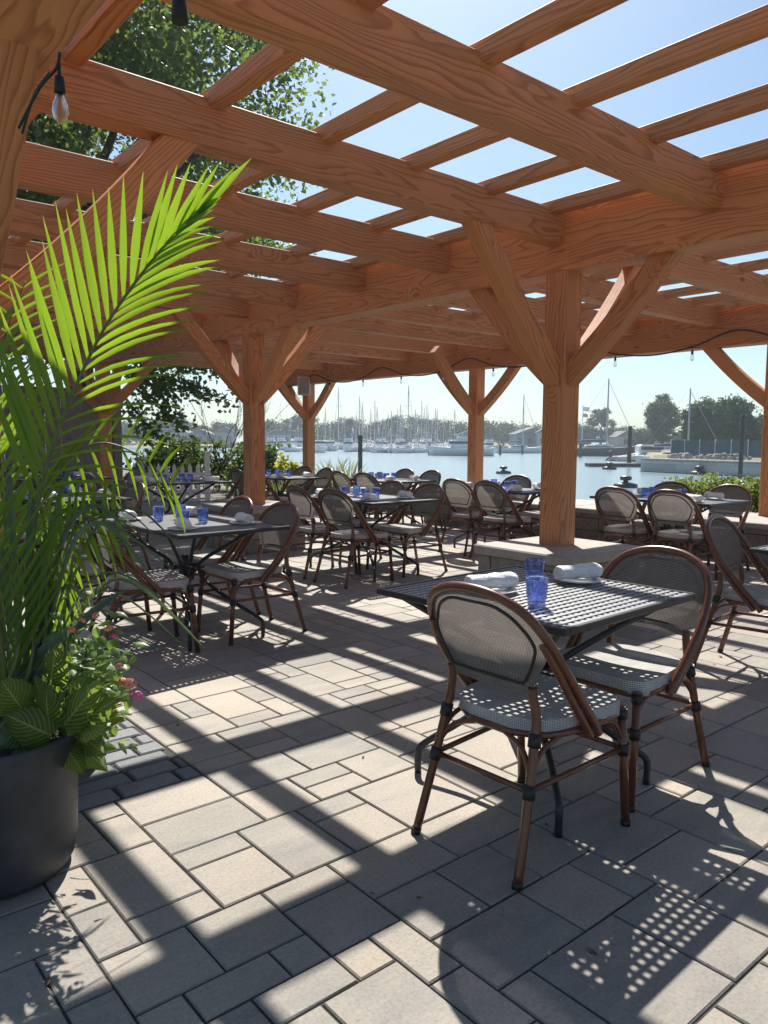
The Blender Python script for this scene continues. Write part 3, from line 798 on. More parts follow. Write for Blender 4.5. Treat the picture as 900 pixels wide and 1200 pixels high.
def leaflet(mb, base, d, L, w, droop, nrm, seg=6, fold=0.35, base_w=0.35):
    d=d.normalized(); side=d.cross(nrm)
    if side.length<1e-4: side=d.orthogonal()
    side.normalize(); p=Vector(base); n0=len(mb.v); dirv=d.copy(); st=L/seg
    for i in range(seg+1):
        t=i/seg
        ww=w*(base_w+(1-base_w)*min(1,t/0.25))*(1-max(0,(t-0.35)/0.65)**1.6)+0.0006
        nn=side.cross(dirv).normalized()
        for k in (-1,0,1):
            mb.v.append(tuple(p+side*(k*ww*0.5)+nn*(abs(k)*ww*0.5*fold)))
        dirv=(dirv+Vector((0,0,-droop/seg))).normalized(); p=p+dirv*st
    for i in range(seg):
        a=n0+i*3
        mb.face((a,a+1,a+4,a+3),True,[(0,i/seg),(.5,i/seg),(.5,(i+1)/seg),(0,(i+1)/seg)])
        mb.face((a+1,a+2,a+5,a+4),True,[(.5,i/seg),(1,i/seg),(1,(i+1)/seg),(.5,(i+1)/seg)])

palm=thing('potted_palm',POT+Vector((-.03,0,0.39))); tag(palm,'tall palm with long bright green fronds growing in the charcoal pot','palm')
PINV=Matrix.Translation(-(POT+Vector((-.03,0,0.39))))
def frond(ctrl, nL, left, right, wl, t0=0.30, rl=0.006, name='frond', wr=None):
    """ctrl: world points of the stem; left/right: functions t -> (direction, length, droop)"""
    cv=[PINV@Vector(q) for q in catmull(ctrl,10)]
    st=MB(); N=len(cv); st.tube(cv,[rl*(1.5-1.25*i/(N-1)) for i in range(N)],7)
    acc=[0]
    for i in range(N-1): acc.append(acc[-1]+(cv[i+1]-cv[i]).length)
    def atlen(s):
        for i in range(N-1):
            if acc[i+1]>=s:
                f=(s-acc[i])/(acc[i+1]-acc[i]+1e-9); return cv[i].lerp(cv[i+1],f),(cv[i+1]-cv[i]).normalized()
        return cv[-1],(cv[-1]-cv[-2]).normalized()
    lf=MB(); tot=acc[-1]
    for k in range(nL):
        t=t0+(1-t0)*(k+0.5)/nL
        p,tn=atlen(t*tot)
        for fn in (left,right):
            if fn is None: continue
            r=fn((t-t0)/(1-t0),tn)
            if r is None: continue
            d,L,dr=r
            d=d+Vector((R.uniform(-.05,.05),R.uniform(-.05,.05),R.uniform(-.05,.05)))
            leaflet(lf,p,d,L*R.uniform(.93,1.05),wl*R.uniform(.9,1.12)*(wr((t-t0)/(1-t0)) if wr and fn is right else 1),dr,-FW+Vector((R.uniform(-.25,.25),R.uniform(-.25,.25),R.uniform(-.1,.3))))
    fo=lf.build(name,M['palm'],palm); st.build('stem',M['rachis'],fo); return fo
V3=Vector
def scr(dx,dy,dz=0.0): return CR*dx-CU*dy+FW*dz      # a direction given as seen (x right, y down, depth)
D0=2.30
main=[dp(22,900,2.46),dp(30,770,2.45),dp(38,640,2.44),dp(53,553,2.43),dp(83,467,2.42),dp(123,383,2.42),dp(178,305,2.42),dp(216,265,2.42),dp(238,246,2.42)]
def mL(t,tn):
    a=math.radians(-72-24*(1-t)+(36*max(0,t-0.62)/0.38 if t>0.62 else 0))
    if t<0.10: return None
    d=scr(math.cos(a)*1.0 if True else 0,math.sin(a),R.uniform(-.12,.02))
    a0=math.radians(-112+ (t*22 if t<0.62 else 13.6+ (t-0.62)*150)); d=scr(math.cos(a0),math.sin(a0),-0.10)
    return d,0.50*(0.95 if t<0.5 else 0.95-1.0*(t-0.5)),0.0
def mR(t,tn):
    a=math.radians(-28-12*t if t>0.35 else -20-20*t)
    d=scr(math.cos(a),math.sin(a),-0.15)
    return d,0.42*(0.75+0.25*math.sin(pi*min(1,t*1.2)))*(1 if t<0.7 else 1-0.75*(t-0.7)/0.3),0.85-0.5*t
frond(main,28,mL,mR,0.0255,0.36,wr=lambda t:.42+.58*min(1,max(0,(t-.35)/.3)))
# a frond rising behind it, off the left side of the frame
f2=[dp(10,900,2.5),dp(2,740,2.5),dp(-14,600,2.52),dp(-40,480,2.55),dp(-85,380,2.6),dp(-150,310,2.65)]
def sL(t,tn):
    d=scr(-0.55,-0.85,-.1); return d,0.42*(1-.5*t),0.2
def sR(t,tn):
    a=math.radians(-62+10*t); d=scr(math.cos(a),math.sin(a),-.05); return d,0.46*(1-.35*t),0.15
frond(f2,30,sL,sR,0.016,0.30)
f3=[dp(16,900,2.35),dp(8,800,2.3),dp(-6,720,2.2),dp(-40,650,2.1),dp(-90,620,2.0)]
frond(f3,18,lambda t,tn:(scr(-.4,-.9,.1),.38,.15),lambda t,tn:(scr(.42,-.90,.05),.40*(1-.3*t),.25),0.013,0.25)
f4=[dp(20,900,2.55),dp(22,760,2.6),dp(30,640,2.65),dp(60,560,2.72),dp(112,520,2.8),dp(165,535,2.86),dp(205,575,2.9)]
frond(f4,15,lambda t,tn:(scr(.25,-.75,.3),.26*(1-.4*t),.6),lambda t,tn:(scr(.42,.62,-.2),.30*(1-.35*t),1.2),0.013,0.45)
f5=[dp(14,900,2.6),dp(14,760,2.62),dp(6,620,2.68),dp(-2,500,2.75),dp(5,400,2.85),dp(30,330,2.95)]
frond(f5,18,lambda t,tn:(scr(-.75,-.55,.1),.40*(1-.4*t),.3),lambda t,tn:(scr(.6,-.5,.1),.34*(1-.4*t),.3),0.012,0.34)
f6=[dp(18,900,2.4),dp(28,800,2.38),dp(44,720,2.36),dp(66,650,2.36),dp(98,612,2.4),dp(140,606,2.46)]
frond(f6,16,lambda t,tn:(scr(-.1,-.95,.2),.22*(1-.4*t),.4),lambda t,tn:(scr(.55,.75,-.1),.28*(1-.35*t),.8),0.016,0.45)
for i in range(7):      # lower stems crowded in the pot
    a=R.uniform(-.4,.6); st=MB()
    st.tube(catmull([PINV@(POT+V3((R.uniform(-.07,.07),R.uniform(-.07,.07),.36))),PINV@dp(20+i*9,770,2.38+R.uniform(-.1,.1)),PINV@dp(14+i*13+R.uniform(-8,8),650,2.4+R.uniform(-.1,.15))],8),[0.0085-0.0003*k for k in range(17)],7)
    st.build('stem',M['rachis'],palm)

# strap leaved plant between the palm and the tables
sp=thing('strap_leaf_plant',POT+V3((0.10,0.06,0.39))); tag(sp,'spiky grey-green strap leaves arching right from the charcoal pot','plant')
o0=POT+V3((0.10,0.06,0.39)); lf=MB()
def strapleaf(mb, pts, w, nrm=None):
    cv=catmull(pts,6); N=len(cv); n0=len(mb.v); nrm=nrm or -FW
    for i,p in enumerate(cv):
        t=i/(N-1); tn=(cv[min(i+1,N-1)]-cv[max(i-1,0)]).normalized(); sd=tn.cross(nrm).normalized(); nn=sd.cross(tn)
        ww=w*(0.55+0.45*min(1,t/0.3))*(1-max(0,(t-.45)/.55)**2)+.0008
        for k in (-1,0,1): mb.v.append(tuple(p+sd*(k*ww/2)+nn*(abs(k)*ww*.16)))
    for i in range(N-1):
        a=n0+i*3; mb.face((a,a+1,a+4,a+3),True); mb.face((a+1,a+2,a+5,a+4),True)
for k in range(34):
    ang=R.uniform(-0.35,2.6); L=R.uniform(.30,.62); z1=R.uniform(.42,.86); out=R.uniform(.10,.36)
    d=CR*math.cos(ang)*out+FW*math.sin(ang)*out*0.7
    a=V3((0,0,0.02))+d*0.1; b=d*0.55+V3((0,0,z1*0.8)); c=d*1.0+V3((0,0,z1)); e=d*(1.0+R.uniform(.35,.8))+V3((0,0,z1-R.uniform(.04,.26)))
    strapleaf(lf,[a,b,c,e],R.uniform(.008,.019),(-FW+V3((0,0,R.uniform(.2,1.4)))).normalized())
for (pts,wd_) in (([(8,800),(45,770),(95,730),(140,694)],.040),([(30,800),(70,765),(110,716),(150,690)],.028),([(20,840),(30,790),(24,740),(5,700)],.035)):
    strapleaf(lf,[dp(x,y,2.32)-o0 for x,y in pts],wd_,(-FW+V3((0,0,.6))).normalized())
lf.build('foliage',M['strap'],sp)

# broad veined leaves over the rim
cl=thing('broad_leaf_plant',POT+V3((0,-.1,0.40))); tag(cl,'plant with large heart-shaped lime-veined leaves spilling over the pot rim','plant')
o1=POT+V3((0,-.1,0.40))
def broadleaf(mb, base, tip, wid, nrm, cup=0.12, n=10):
    base=Vector(base); ax=Vector(tip)-base; L=ax.length; ax.normalize(); sd=ax.cross(nrm).normalized(); nn=sd.cross(ax)
    def fn(a,b):
        c=2*a-1; w_=wid*0.5*(math.sin(pi*min(1,(b*0.94+0.06))**0.62)**0.85)*(1+0.03*math.sin(b*46))
        hb=-0.10*abs(c)*(1-b)**3
        z=nn*(-cup*wid*(c*c)-0.22*L*b*b*0.6+0.012*math.sin(b*30+abs(c)*5)*abs(c)*wid*3)
        return base+ax*(L*(b+hb))+sd*(c*w_)+z
    mb.grid(fn,n,n,True,lambda a,b:(a,b))
lf=MB()
LV=[((60,862),(6,838),.12),((70,850),(36,800),.10),((92,850),(130,818),.10),((75,850),(112,800),.10),((60,800),(62,760),.10),((88,868),(122,898),.085),((95,862),(118,880),.09),((45,880),(5,905),.11),((60,885),(68,925),.085),((40,870),(22,895),.10),((100,850),(122,848),.10),((30,850),(0,870),.12),((58,850),(50,812),.11),((85,835),(92,796),.11),((20,905),(-6,925),.10),((74,872),(96,902),.08),((25,830),(4,800),.12),((110,845),(136,838),.08)]
for (b0,t0_,wd_) in LV:
    d=2.24+R.uniform(-.05,.06); bb=dp(*b0,d+.05)-o1; tt=dp(*t0_,d-.03)-o1
    broadleaf(lf,bb,tt,wd_*1.0,(-FW*1.0+V3((0,0,R.uniform(.5,1.1)))+CR*R.uniform(-.4,.4)).normalized())
for k in range(16):
    x=R.uniform(0,96); y=R.uniform(830,885); d=2.33+R.uniform(-.03,.14); ang=R.uniform(0,2*pi)
    bb=dp(x,y,d)-o1; tt=dp(x+38*math.cos(ang),y+30*math.sin(ang),d-.03)-o1
    broadleaf(lf,bb,tt,R.uniform(.06,.10),(-FW*.7+V3((0,0,1))).normalized())
lf.build('foliage',M['coleus'],cl)

# lantana and salvia
ln=thing('lantana',POT+V3((0.14,0.05,0.42))); tag(ln,'lantana bush with pink and coral flower heads on the right of the pot','plant')
o2=POT+V3((0.14,0.05,0.42)); lf=MB(); stm=MB()
for k in range(300):
    x=R.gauss(112,21); y=R.gauss(800,40)
    if x>160 or x<58 or y<712 or y>880: continue
    d=2.40+R.uniform(-.14,.16); ang=R.uniform(-.6,pi+.6)
    bb=dp(x,y,d)-o2; L=R.uniform(10,21); tt=dp(x+L*math.cos(ang),y+L*0.8*math.sin(ang)-2,d-R.uniform(0,.03))-o2
    broadleaf(lf,bb,tt,R.uniform(.020,.034),(-FW*R.uniform(.1,.8)+V3((R.uniform(-.5,.5),R.uniform(-.5,.5),1))).normalized(),0.1,4)
lf.build('foliage',M['lantana'],ln)
for k in range(12):
    stm.tube([V3((R.uniform(-.03,.03),R.uniform(-.03,.03),-.03)),dp(R.uniform(80,150),R.uniform(760,830),2.42)-o2],0.003,5)
stm.build('stem',M['rachis'],ln)
def flower(mb,c,r,n=26):
    for k in range(n):
        th=R.uniform(0,2*pi); ph=math.acos(R.uniform(-.1,1)); nv=V3((math.sin(ph)*math.cos(th),math.sin(ph)*math.sin(th),math.cos(ph)))
        p=V3(c)+nv*r*.8; a=nv.orthogonal().normalized(); b=nv.cross(a); s=r*.34; i0=len(mb.v)
        for q in range(5): mb.v.append(tuple(p+(a*math.cos(q*2*pi/5)+b*math.sin(q*2*pi/5))*s+nv*s*.2))
        mb.face(range(i0,i0+5))
for (x,y,r,mt) in ((152,803,.018,'coral'),(144,800,.013,'coral'),(160,817,.016,'pink'),(124,838,.012,'pink'),(140,782,.011,'coral'),(128,738,.013,'coral'),(134,746,.010,'pink'),(84,740,.012,'coral'),(96,728,.010,'coral'),(112,722,.010,'coral')):
    fm=MB(); flower(fm,dp(x,y,2.27)-o2,r*1.25); fm.build('flower_head',M[mt],ln)
sv=thing('salvia',POT+V3((0.02,0.12,0.40))); tag(sv,'violet flower spikes standing behind the lantana in the pot','plant')
o3=POT+V3((0.02,0.12,0.40))
for (pts) in ([(44,800),(48,745),(58,700)],[(40,810),(44,770),(50,738)],[(95,800),(100,770),(104,748)],[(70,800),(74,780),(76,758)]):
    cv=catmull([dp(x,y,2.36)-o3 for x,y in pts],8); s_=MB(); s_.tube(cv,.0025,5); so_=s_.build('stem',M['rachis'],sv)
    fm=MB()
    for k,p in enumerate(cv[6:]):
        for q in range(7): flower(fm,p+V3((R.uniform(-.012,.012),R.uniform(-.012,.012),R.uniform(-.008,.008))),.006,5)
    fm.build('flower_spike',M['violet'],so_)

# ---------------------------------------------------------------- trees and shrubs
def leafquad(mb, c, s, nrm=None):
    n=Vector((R.gauss(0,1),R.gauss(0,1),R.gauss(0.5,1))) if nrm is None else nrm
    n.normalize(); a=n.orthogonal().normalized(); a.rotate(Quaternion(n,R.uniform(0,2*pi))); b=n.cross(a); i=len(mb.v)
    l=s*R.uniform(.7,1.3); wd=l*0.36
    mb.v.append(tuple(c-a*l*.5)); mb.v.append(tuple(c+b*wd+n*l*.07)); mb.v.append(tuple(c+a*l*.5-n*l*.1)); mb.v.append(tuple(c-b*wd+n*l*.07))
    mb.face((i,i+1,i+2,i+3))
def tree(name, base, height, rx, rz_, cz, leaf, nclump, per, cr_clump, mat, label, cat='tree', group=None, sg=.5, trunk_r=0.25, lean=(0,0), nlimb=9, rnd=None, low=0.0, shape=None, trunk_h=None):
    t=thing(name,base); tag(t,label,cat,group)
    tr=MB(); th=trunk_h or cz*0.9
    tr.tube(catmull([(0,0,-.3),(lean[0]*.3,lean[1]*.3,th*.4),(lean[0],lean[1],th)],6),[trunk_r*(1.25-.75*i/12) for i in range(13)],9)
    cen=[]
    for k in range(nclump):
        while True:
            x,y,z=R.uniform(-1,1),R.uniform(-1,1),R.uniform(-1,1)
            q=x*x+y*y+z*z
            if q<1 and q>0.18 and not (z<-0.55 and q>0.75 and R.random()>low): break
        if shape: x,y,z=shape(x,y,z)
        cen.append(V3((lean[0]+x*rx,lean[1]+y*rx,cz+z*rz_)))
    for k in range(nlimb):
        c=cen[(k*7)%len(cen)]; s=V3((lean[0],lean[1],th))*R.uniform(.55,1)
        mid=(s+c)/2+V3((0,0,-.08*height*R.uniform(-.3,1)))
        tr.tube(catmull([s,mid,c],4),[trunk_r*.42*(1-.85*i/8) for i in range(9)],6)
    tr.build('trunk',M['bark'],t)
    cn=MB()
    for c in cen:
        cs=cr_clump*R.uniform(.6,1.35)
        for k in range(int(per*R.uniform(.6,1.3))):
            v=V3((R.gauss(0,sg),R.gauss(0,sg),R.gauss(0,sg*.72)))*cs
            leafquad(cn,c+v,leaf)
    cn.build('crown',mat,t); return t
# near broadleaf tree beyond the fence, over the left of the roof
tb=far(98,20.5,0)
nt_=tree('broadleaf_tree',(tb.x,tb.y,0),14,5.3,5.6,8.9,0.155,150,620,1.0,M['oak'],'large leafy tree rising over the left of the pergola, behind the board fence',trunk_r=.32,nlimb=40,low=.9)
# hanging boughs
bb=MB(); br_=MB()
for (x0,y0,x1,y1,d) in ((150,430,238,456,17.5),(170,420,300,440,18.2),(180,410,336,418,19),(160,450,215,500,17.2),(150,470,190,520,17.5),(165,440,272,470,17.8),(140,425,205,470,17),(170,425,255,425,18.5),(150,400,330,400,19)):
    a=dp(x0,y0,d)-V3((tb.x,tb.y,0)); b=dp(x1,y1,d*.98)-V3((tb.x,tb.y,0)); br_.tube([a+(a-b)*.6,a,b],[.035,.03,.008],5)
    for k in range(260):
        tt=R.random()**.9; p=a.lerp(b,tt)+V3((R.gauss(0,.16),R.gauss(0,.16),R.gauss(-.03,.13))); leafquad(bb,p,.135)
bb.build('bough_foliage',M['oak'],nt_); br_.build('bough',M['bark'],nt_)

def shrub(name,label,c,sx,sy,z0,z1,n,leaf,mat,cat='shrub',group=None,stems=6):
    t=thing(name,c); tag(t,label,cat,group); f=MB(); s=MB()
    blobs=[(R.uniform(-.8,.8)*sx,R.uniform(-.8,.8)*sy,R.uniform(.45,1)) for _ in range(max(4,int(n/140)))]
    for k in range(n):
        bx,by,bh=R.choice(blobs); 
        p=V3((bx+R.gauss(0,.2)*min(sx,.8),by+R.gauss(0,.2)*min(sy,.8),z0+(z1-z0)*bh*(R.random()**.55)+R.gauss(0,.03)))
        leafquad(f,p,leaf)
    for k in range(stems):
        bx,by,bh=R.choice(blobs); s.tube([(bx*.6,by*.6,z0-.1),(bx,by,z0+(z1-z0)*bh*.85)],.012,5)
    f.build('foliage',mat,t); s.build('stem',M['bark'],t); return t
for k in range(5):
    v=3.10+k*0.40
    shrub('hedge_plant','bright yellow-green hedge plant beyond the wall at the right, %s'%('nearest the right post','second from the right post','third from the right post','fourth from the right post','farthest from the right post')[k],(10.25+.1*R.random(),v+.9,0),.5,.42,.30,.90+R.uniform(-.06,.08)-.02*k,1300,.055,M['hedge'],'hedge plant','bright hedge plants behind the seat wall')
for (x,d,sx,z1,n,nm) in ((200,20,1.1,1.35,1500,'behind the picket fence at its left'),(245,20.3,1.3,1.35,1600,'right behind the white picket fence'),(288,19.4,.9,1.3,1200,'between the picket fence and the timber post')):
    p=far(x,d); shrub('leafy_shrub','dark green leafy shrub %s'%nm,(p.x,p.y,0),sx,sx*.7,0,z1,n,.13,M['bush'],'shrub','green shrubs on the bank at the left')
for (x,d,z1) in ((332,17.5,.95),(350,17.8,1.0)):
    p=far(x,d); shrub('lime_shrub','small lime-yellow shrub %s'%('just right of the second inner post' if x<340 else 'just left of the speaker post'),(p.x,p.y,0),.35,.3,.2,z1,260,.12,M['lime'])
# bare arching twigs over the shrubs
tw=thing('bare_sapling',far(262,18.0)); tag(tw,'thin bare twigs arching over the shrubs left of the second inner post','sapling')
b_=MB(); o4=far(262,18.0)
def twig(a,b,r,dep):
    b_.tube(catmull([a,(a+b)/2+V3((R.uniform(-.1,.1),R.uniform(-.1,.1),.18)),b],4),[r*(1-.09*i) for i in range(9)],4)
    if dep:
        for q in range(4):
            s=a.lerp(b,R.uniform(.35,1)); twig(s,s+(b-a)*R.uniform(.3,.55)+V3((R.uniform(-.3,.3),R.uniform(-.3,.3),R.uniform(-.15,.45)))*(b-a).length*.6,r*.5,dep-1)
for (x,y) in ((300,470),(282,490),(228,480),(315,500)): twig(V3((0,0,.6)),dp(x,y,17.6)-o4,.014,2)
b_.build('branch',M['bark'],tw)
# reeds on the bank near the speaker post
rd=MB()
for k in range(520):
    x=R.uniform(318,470); d=R.uniform(15.4,17.5); p=far(x,d); L=R.uniform(.35,.95)*(1 if 372<x<415 else .62); a=R.uniform(0,2*pi); o_=V3((math.cos(a),math.sin(a),0))
    strapleaf(rd,[p+V3((0,0,-.05)),p+o_*L*.12+V3((0,0,L*.6)),p+o_*L*R.uniform(.2,.5)+V3((0,0,L))],.018)
tag(rd.build('bank_grass',M['reed']),'tall thin grass on the bank around the speaker post','grass',kind='stuff')

# ---------------------------------------------------------------- string lights, speaker
def light_string(name,label,pts,bulbs,drop=0.07,scale=1.0,extra=None,bs=1.0,lit=True):
    t=thing(name,pts[0]); tag(t,label,'string light'); o_=V3(pts[0])
    c=MB(); cv=catmull([V3(p)-o_ for p in pts],8); c.tube(cv,.0095*scale,6); 
    if extra: c.tube(catmull([V3(p)-o_ for p in extra],6),.0032,6)
    c.build('cable',M['cable'],t)
    for b in bulbs:
        p=V3(b)-o_; h=MB(); h.tube([p+V3((0,0,0)),p+V3((0,0,-drop*.5))],.0035,6); h.tube([p+V3((0,0,-drop*.5)),p+V3((0,0,-drop*.5-.045*bs))],[.013*bs,.0165*bs],10)
        ho=h.build('bulb_socket',M['cable'],t)
        if not lit: continue
        q=p+V3((0,0,-drop*.5-.045*bs)); g_=MB(); g_.lathe([(r_*bs,z_*bs) for r_,z_ in ((0.011,0.0),(.013,-.012),(.022,-.035),(.024,-.055),(.018,-.075),(.008,-.086),(0.0,-.088))],16,c=q); g_.build('bulb',M['bulb'],ho)
zb=2.44; ug=9.17
pts=[]; bl=[]
for k in range(0,23):
    v=2.2+k*0.55; sag=[0.0,.15,.21,.15][k%4]; pts.append((ug-.02,v,2.64-sag))
    if k%2==1: bl.append((ug-.02,v,2.64-sag-.01))
light_string('string_lights','string of clear bulbs sagging along the waterside beam',pts,bl)
A=dp(70,70,1.62)
light_string('string_lights','clear bulb hanging from a black cable at the top left corner',[dp(22,150,1.75),dp(46,104,1.66),dp(66,80,1.62),dp(70,62,1.62)],[dp(69,74,1.62)],.055,0.36,[dp(26,156,1.78),dp(40,112,1.70),dp(58,86,1.66)],.72)
light_string('string_lights','black bulb socket hanging at the top edge of the photo',[dp(206,-60,1.5),dp(209,-20,1.5),dp(210,-14,1.5)],[dp(210,-12,1.5)],.03,1.0,None,1.0,False)
s_=thing('loudspeaker',(9.12,13.5,2.42),0); tag(s_,'small grey box loudspeaker fixed high on the post by the water','speaker')
Q=Matrix.Rotation(math.radians(230),4,'Z')
b=MB(); b.bbox((0.0,0,0.0),(.20,.26,.38),.02,Q); b.build('cabinet',M['speaker'],s_)
b=MB(); b.box((0.103,0,0),(.006,.215,.33),Q); b.build('grille',M['grille'],s_)
b=MB(); b.box((-.13,0,.0),(.07,.05,.10),Q); b.build('bracket',M['black'],s_)

# ---------------------------------------------------------------- harbour
def land(name,pts,z,mat,skirt=8.0):
    g_=MB(); n=len(pts); cen=sum((V3((p[0],p[1],0)) for p in pts),V3())/n; i0=len(g_.v)
    for p in pts: g_.v.append((p[0],p[1],z))
    for p in pts:
        d=(V3((p[0],p[1],0))-cen).normalized(); g_.v.append((p[0]+d.x*skirt,p[1]+d.y*skirt,SEA-.3))
    g_.face(range(i0,i0+n))
    for k in range(n): g_.face((i0+k,i0+n+k,i0+n+(k+1)%n,i0+(k+1)%n))
    return struct(g_.build(name,mat))
fs=[far(x,d) for x,d in ((-600,260),(-200,235),(100,222),(250,222),(400,222),(550,214),(640,206),(700,188),(740,176),(760,170),(780,300),(700,520),(450,560),(150,560),(-300,520),(-700,420))]
land('far_shore',[(p.x,p.y) for p in fs],-0.2,M['grass'])
rs=[far(x,d) for x,d in ((752,150),(757,110),(768,82),(1000,78),(1500,70),(1500,300),(1000,300),(790,260),(752,170))]
land('right_shore',[(p.x,p.y) for p in rs],0.0,M['grass'],3.0)
hl=[]
# stone bulkhead on the right
a=far(752,68.5); b_2=far(1010,58.0)
bw=thing('stone_bulkhead',(a+b_2)/2,math.atan2(b_2.y-a.y,b_2.x-a.x)); L=(b_2-a).length
tag(bw,'long pale stone bulkhead wall of the pier across the water at the right','bulkhead')
g_=MB(); g_.box((0,-3.0,-0.72),(L,6.0,0.96)); g_.build('wall',M['granite'],bw)
g_=MB(); n=30
for k in range(n): g_.bbox((-L/2+L*(k+.5)/n,-0.4,-0.16),(L/n-.03,1.0,0.2),.04)
g_.build('cap',M['cap'],bw)
g_=MB(); g_.box((0,-2.7,-1.3),(L-.4,6.2,.28)); g_.build('footing',M['pile'],bw)
sgn=1
def bwp(x,off,z):   # a point on the pier, x px column, off metres behind the face
    p=a.lerp(b_2,(x-752)/258.0); nrm=V3((p.x,p.y,0)).normalized(); return V3((p.x+nrm.x*off,p.y+nrm.y*off,z))
# check which local side is away from us
for o in children(bw):
    pass
if (Matrix.Rotation(bw.rotation_euler.z,4,'Z')@V3((0,-1,0))).dot(V3((a.x,a.y,0)))<0:
    for o in children(bw): o.scale.y=-1
rk=[('rubble_boulder',x) for x in range(792,900,4)]
for i,(nm,x) in enumerate(rk):
    g_=MB(); p=bwp(x+R.uniform(-3,3),R.uniform(2.4,4.6),-.02); s=R.uniform(.16,.42)
    n0=len(g_.v); rr=[R.uniform(.75,1.2) for _ in range(60)]
    def fn(a_,b__,s=s,rr=rr): 
        th=2*pi*a_; ph=pi*b__; q=s*rr[(int(round(a_*8))%8)+8*int(round(b__*4)) if 0<b__<1 else 0]
        return (q*math.sin(ph)*math.cos(th),q*math.sin(ph)*math.sin(th),q*.75*math.cos(ph)+s*.4)
    g_.grid(fn,8,4,False); o=g_.build(nm,M['rock'],None,p)
    tag(o,'grey boulder lying on top of the pale stone pier','boulder','boulders on the stone pier')
# teal screened fence on the pier
tf=thing('screen_fence',bwp(845,9,0)); tag(tf,'teal screened fence standing along the stone pier below the trees','fence'); of=bwp(845,9,0)
pp_=[bwp(x,9.0,0)-of for x in (796,815,835,855,875,895,920,960)]
g_=MB()
for k in range(len(pp_)-1):
    p,q=pp_[k],pp_[k+1]; d=(q-p); nn=V3((-d.y,d.x,0)).normalized()*.03; i0=len(g_.v)
    for z in (.05,1.45):
        for w_ in (p-nn,q-nn,q+nn,p+nn): g_.v.append((w_.x,w_.y,z))
    for f in ((0,1,5,4),(1,2,6,5),(2,3,7,6),(3,0,4,7),(4,5,6,7)): g_.face([i0+i for i in f])
g_.build('screen',M['teal'],tf)
for p in pp_:
    g_=MB(); g_.tube([p+V3((0,0,0)),p+V3((0,0,1.55))],.05,6); g_.build('post',M['speaker'],tf)
# pilings
def piling(x,ybot,ztop,r,label,z=SEA):
    p=at(x,ybot,z); t_=MB(); t_.tube([(0,0,-1.5),(0,0,ztop-z-.06),(0,0,ztop-z)],[r,r*.95,r*.8],10); o=t_.build('mooring_piling',M['pile'],None,p); tag(o,label,'piling'); return o
piling(422,559,1.62,.16,'dark timber piling in the water right of the speaker post')
piling(737,546,2.9,.22,'tall dark piling beside the dinghy float, right of the large post')
piling(680,536,1.0,.25,'dark piling in the water just right of the large post')
piling(503,533,.6,.25,'dark piling beside the motor yacht bow')
piling(586,533,.6,.25,'short dark piling left of the lone white sailboat')
piling(612,532,.5,.25,'dark piling beside the bow of the lone white sailboat')
piling(867,563,3.1,.14,'dark pole standing in front of the stone pier at the right post')
# black mooring floats
for (x,y,s,lb) in ((590,555,.56,'black mooring float in open water left of the large post'),(714,550,.62,'black mooring float just in front of the dinghy'),(733,571,.62,'black mooring float nearest the terrace, above the right table'),(819,556,.66,'black mooring float in front of the stone pier'),(800,569,.42,'black mooring float just above the bright hedge')):
    p=at(x,y,SEA); t=thing('mooring_float',p); tag(t,lb,'mooring float')
    g_=MB(); g_.lathe([(0.0,-.1),(.95*s,-.1),(1.05*s,.05),(1.0*s,.30*s),(.5*s,.42*s),(0.0,.44*s)],20); g_.build('float',M['buoy'],t)
    g_=MB(); g_.lathe([(.22*s,.40*s),(.22*s,.62*s),(.50*s,.66*s),(.52*s,.92*s),(.3*s,1.02*s),(0,1.03*s)],16); g_.build('mooring_bollard',M['buoy'],t)

def hull(mb,L,B,H,sheer=.25,stern=.75):
    NX,NY=14,8; n0=len(mb.v)
    for i in range(NX+1):
        t=i/NX; bw_=B/2*(stern+(1-stern)*min(1,t/.35) if t<.35 else math.sqrt(max(0.0,1-((t-.35)/.65)**2.2))); top=H*(1+sheer*(2*t-.7)**2)
        for j in range(NY+1):
            a_=j/NY*2-1; s_=abs(a_); y_=bw_*(s_**.55)*(1 if a_>0 else -1); z_=-.25+(top+.25)*s_**1.6
            mb.v.append((-L/2+L*t+(.06*L*(s_**2) if t>.8 else 0)*((t-.8)/.2 if t>.8 else 0),y_,z_))
    for i in range(NX):
        for j in range(NY):
            q=n0+i*(NY+1)+j; mb.face((q,q+1,q+NY+2,q+NY+1),True)
    # deck
    for i in range(NX):
        q=n0+i*(NY+1); mb.face((q,q+NY+1,q+NY+1+NY,q+NY))
    mb.face([n0+j for j in range(NY,-1,-1)])
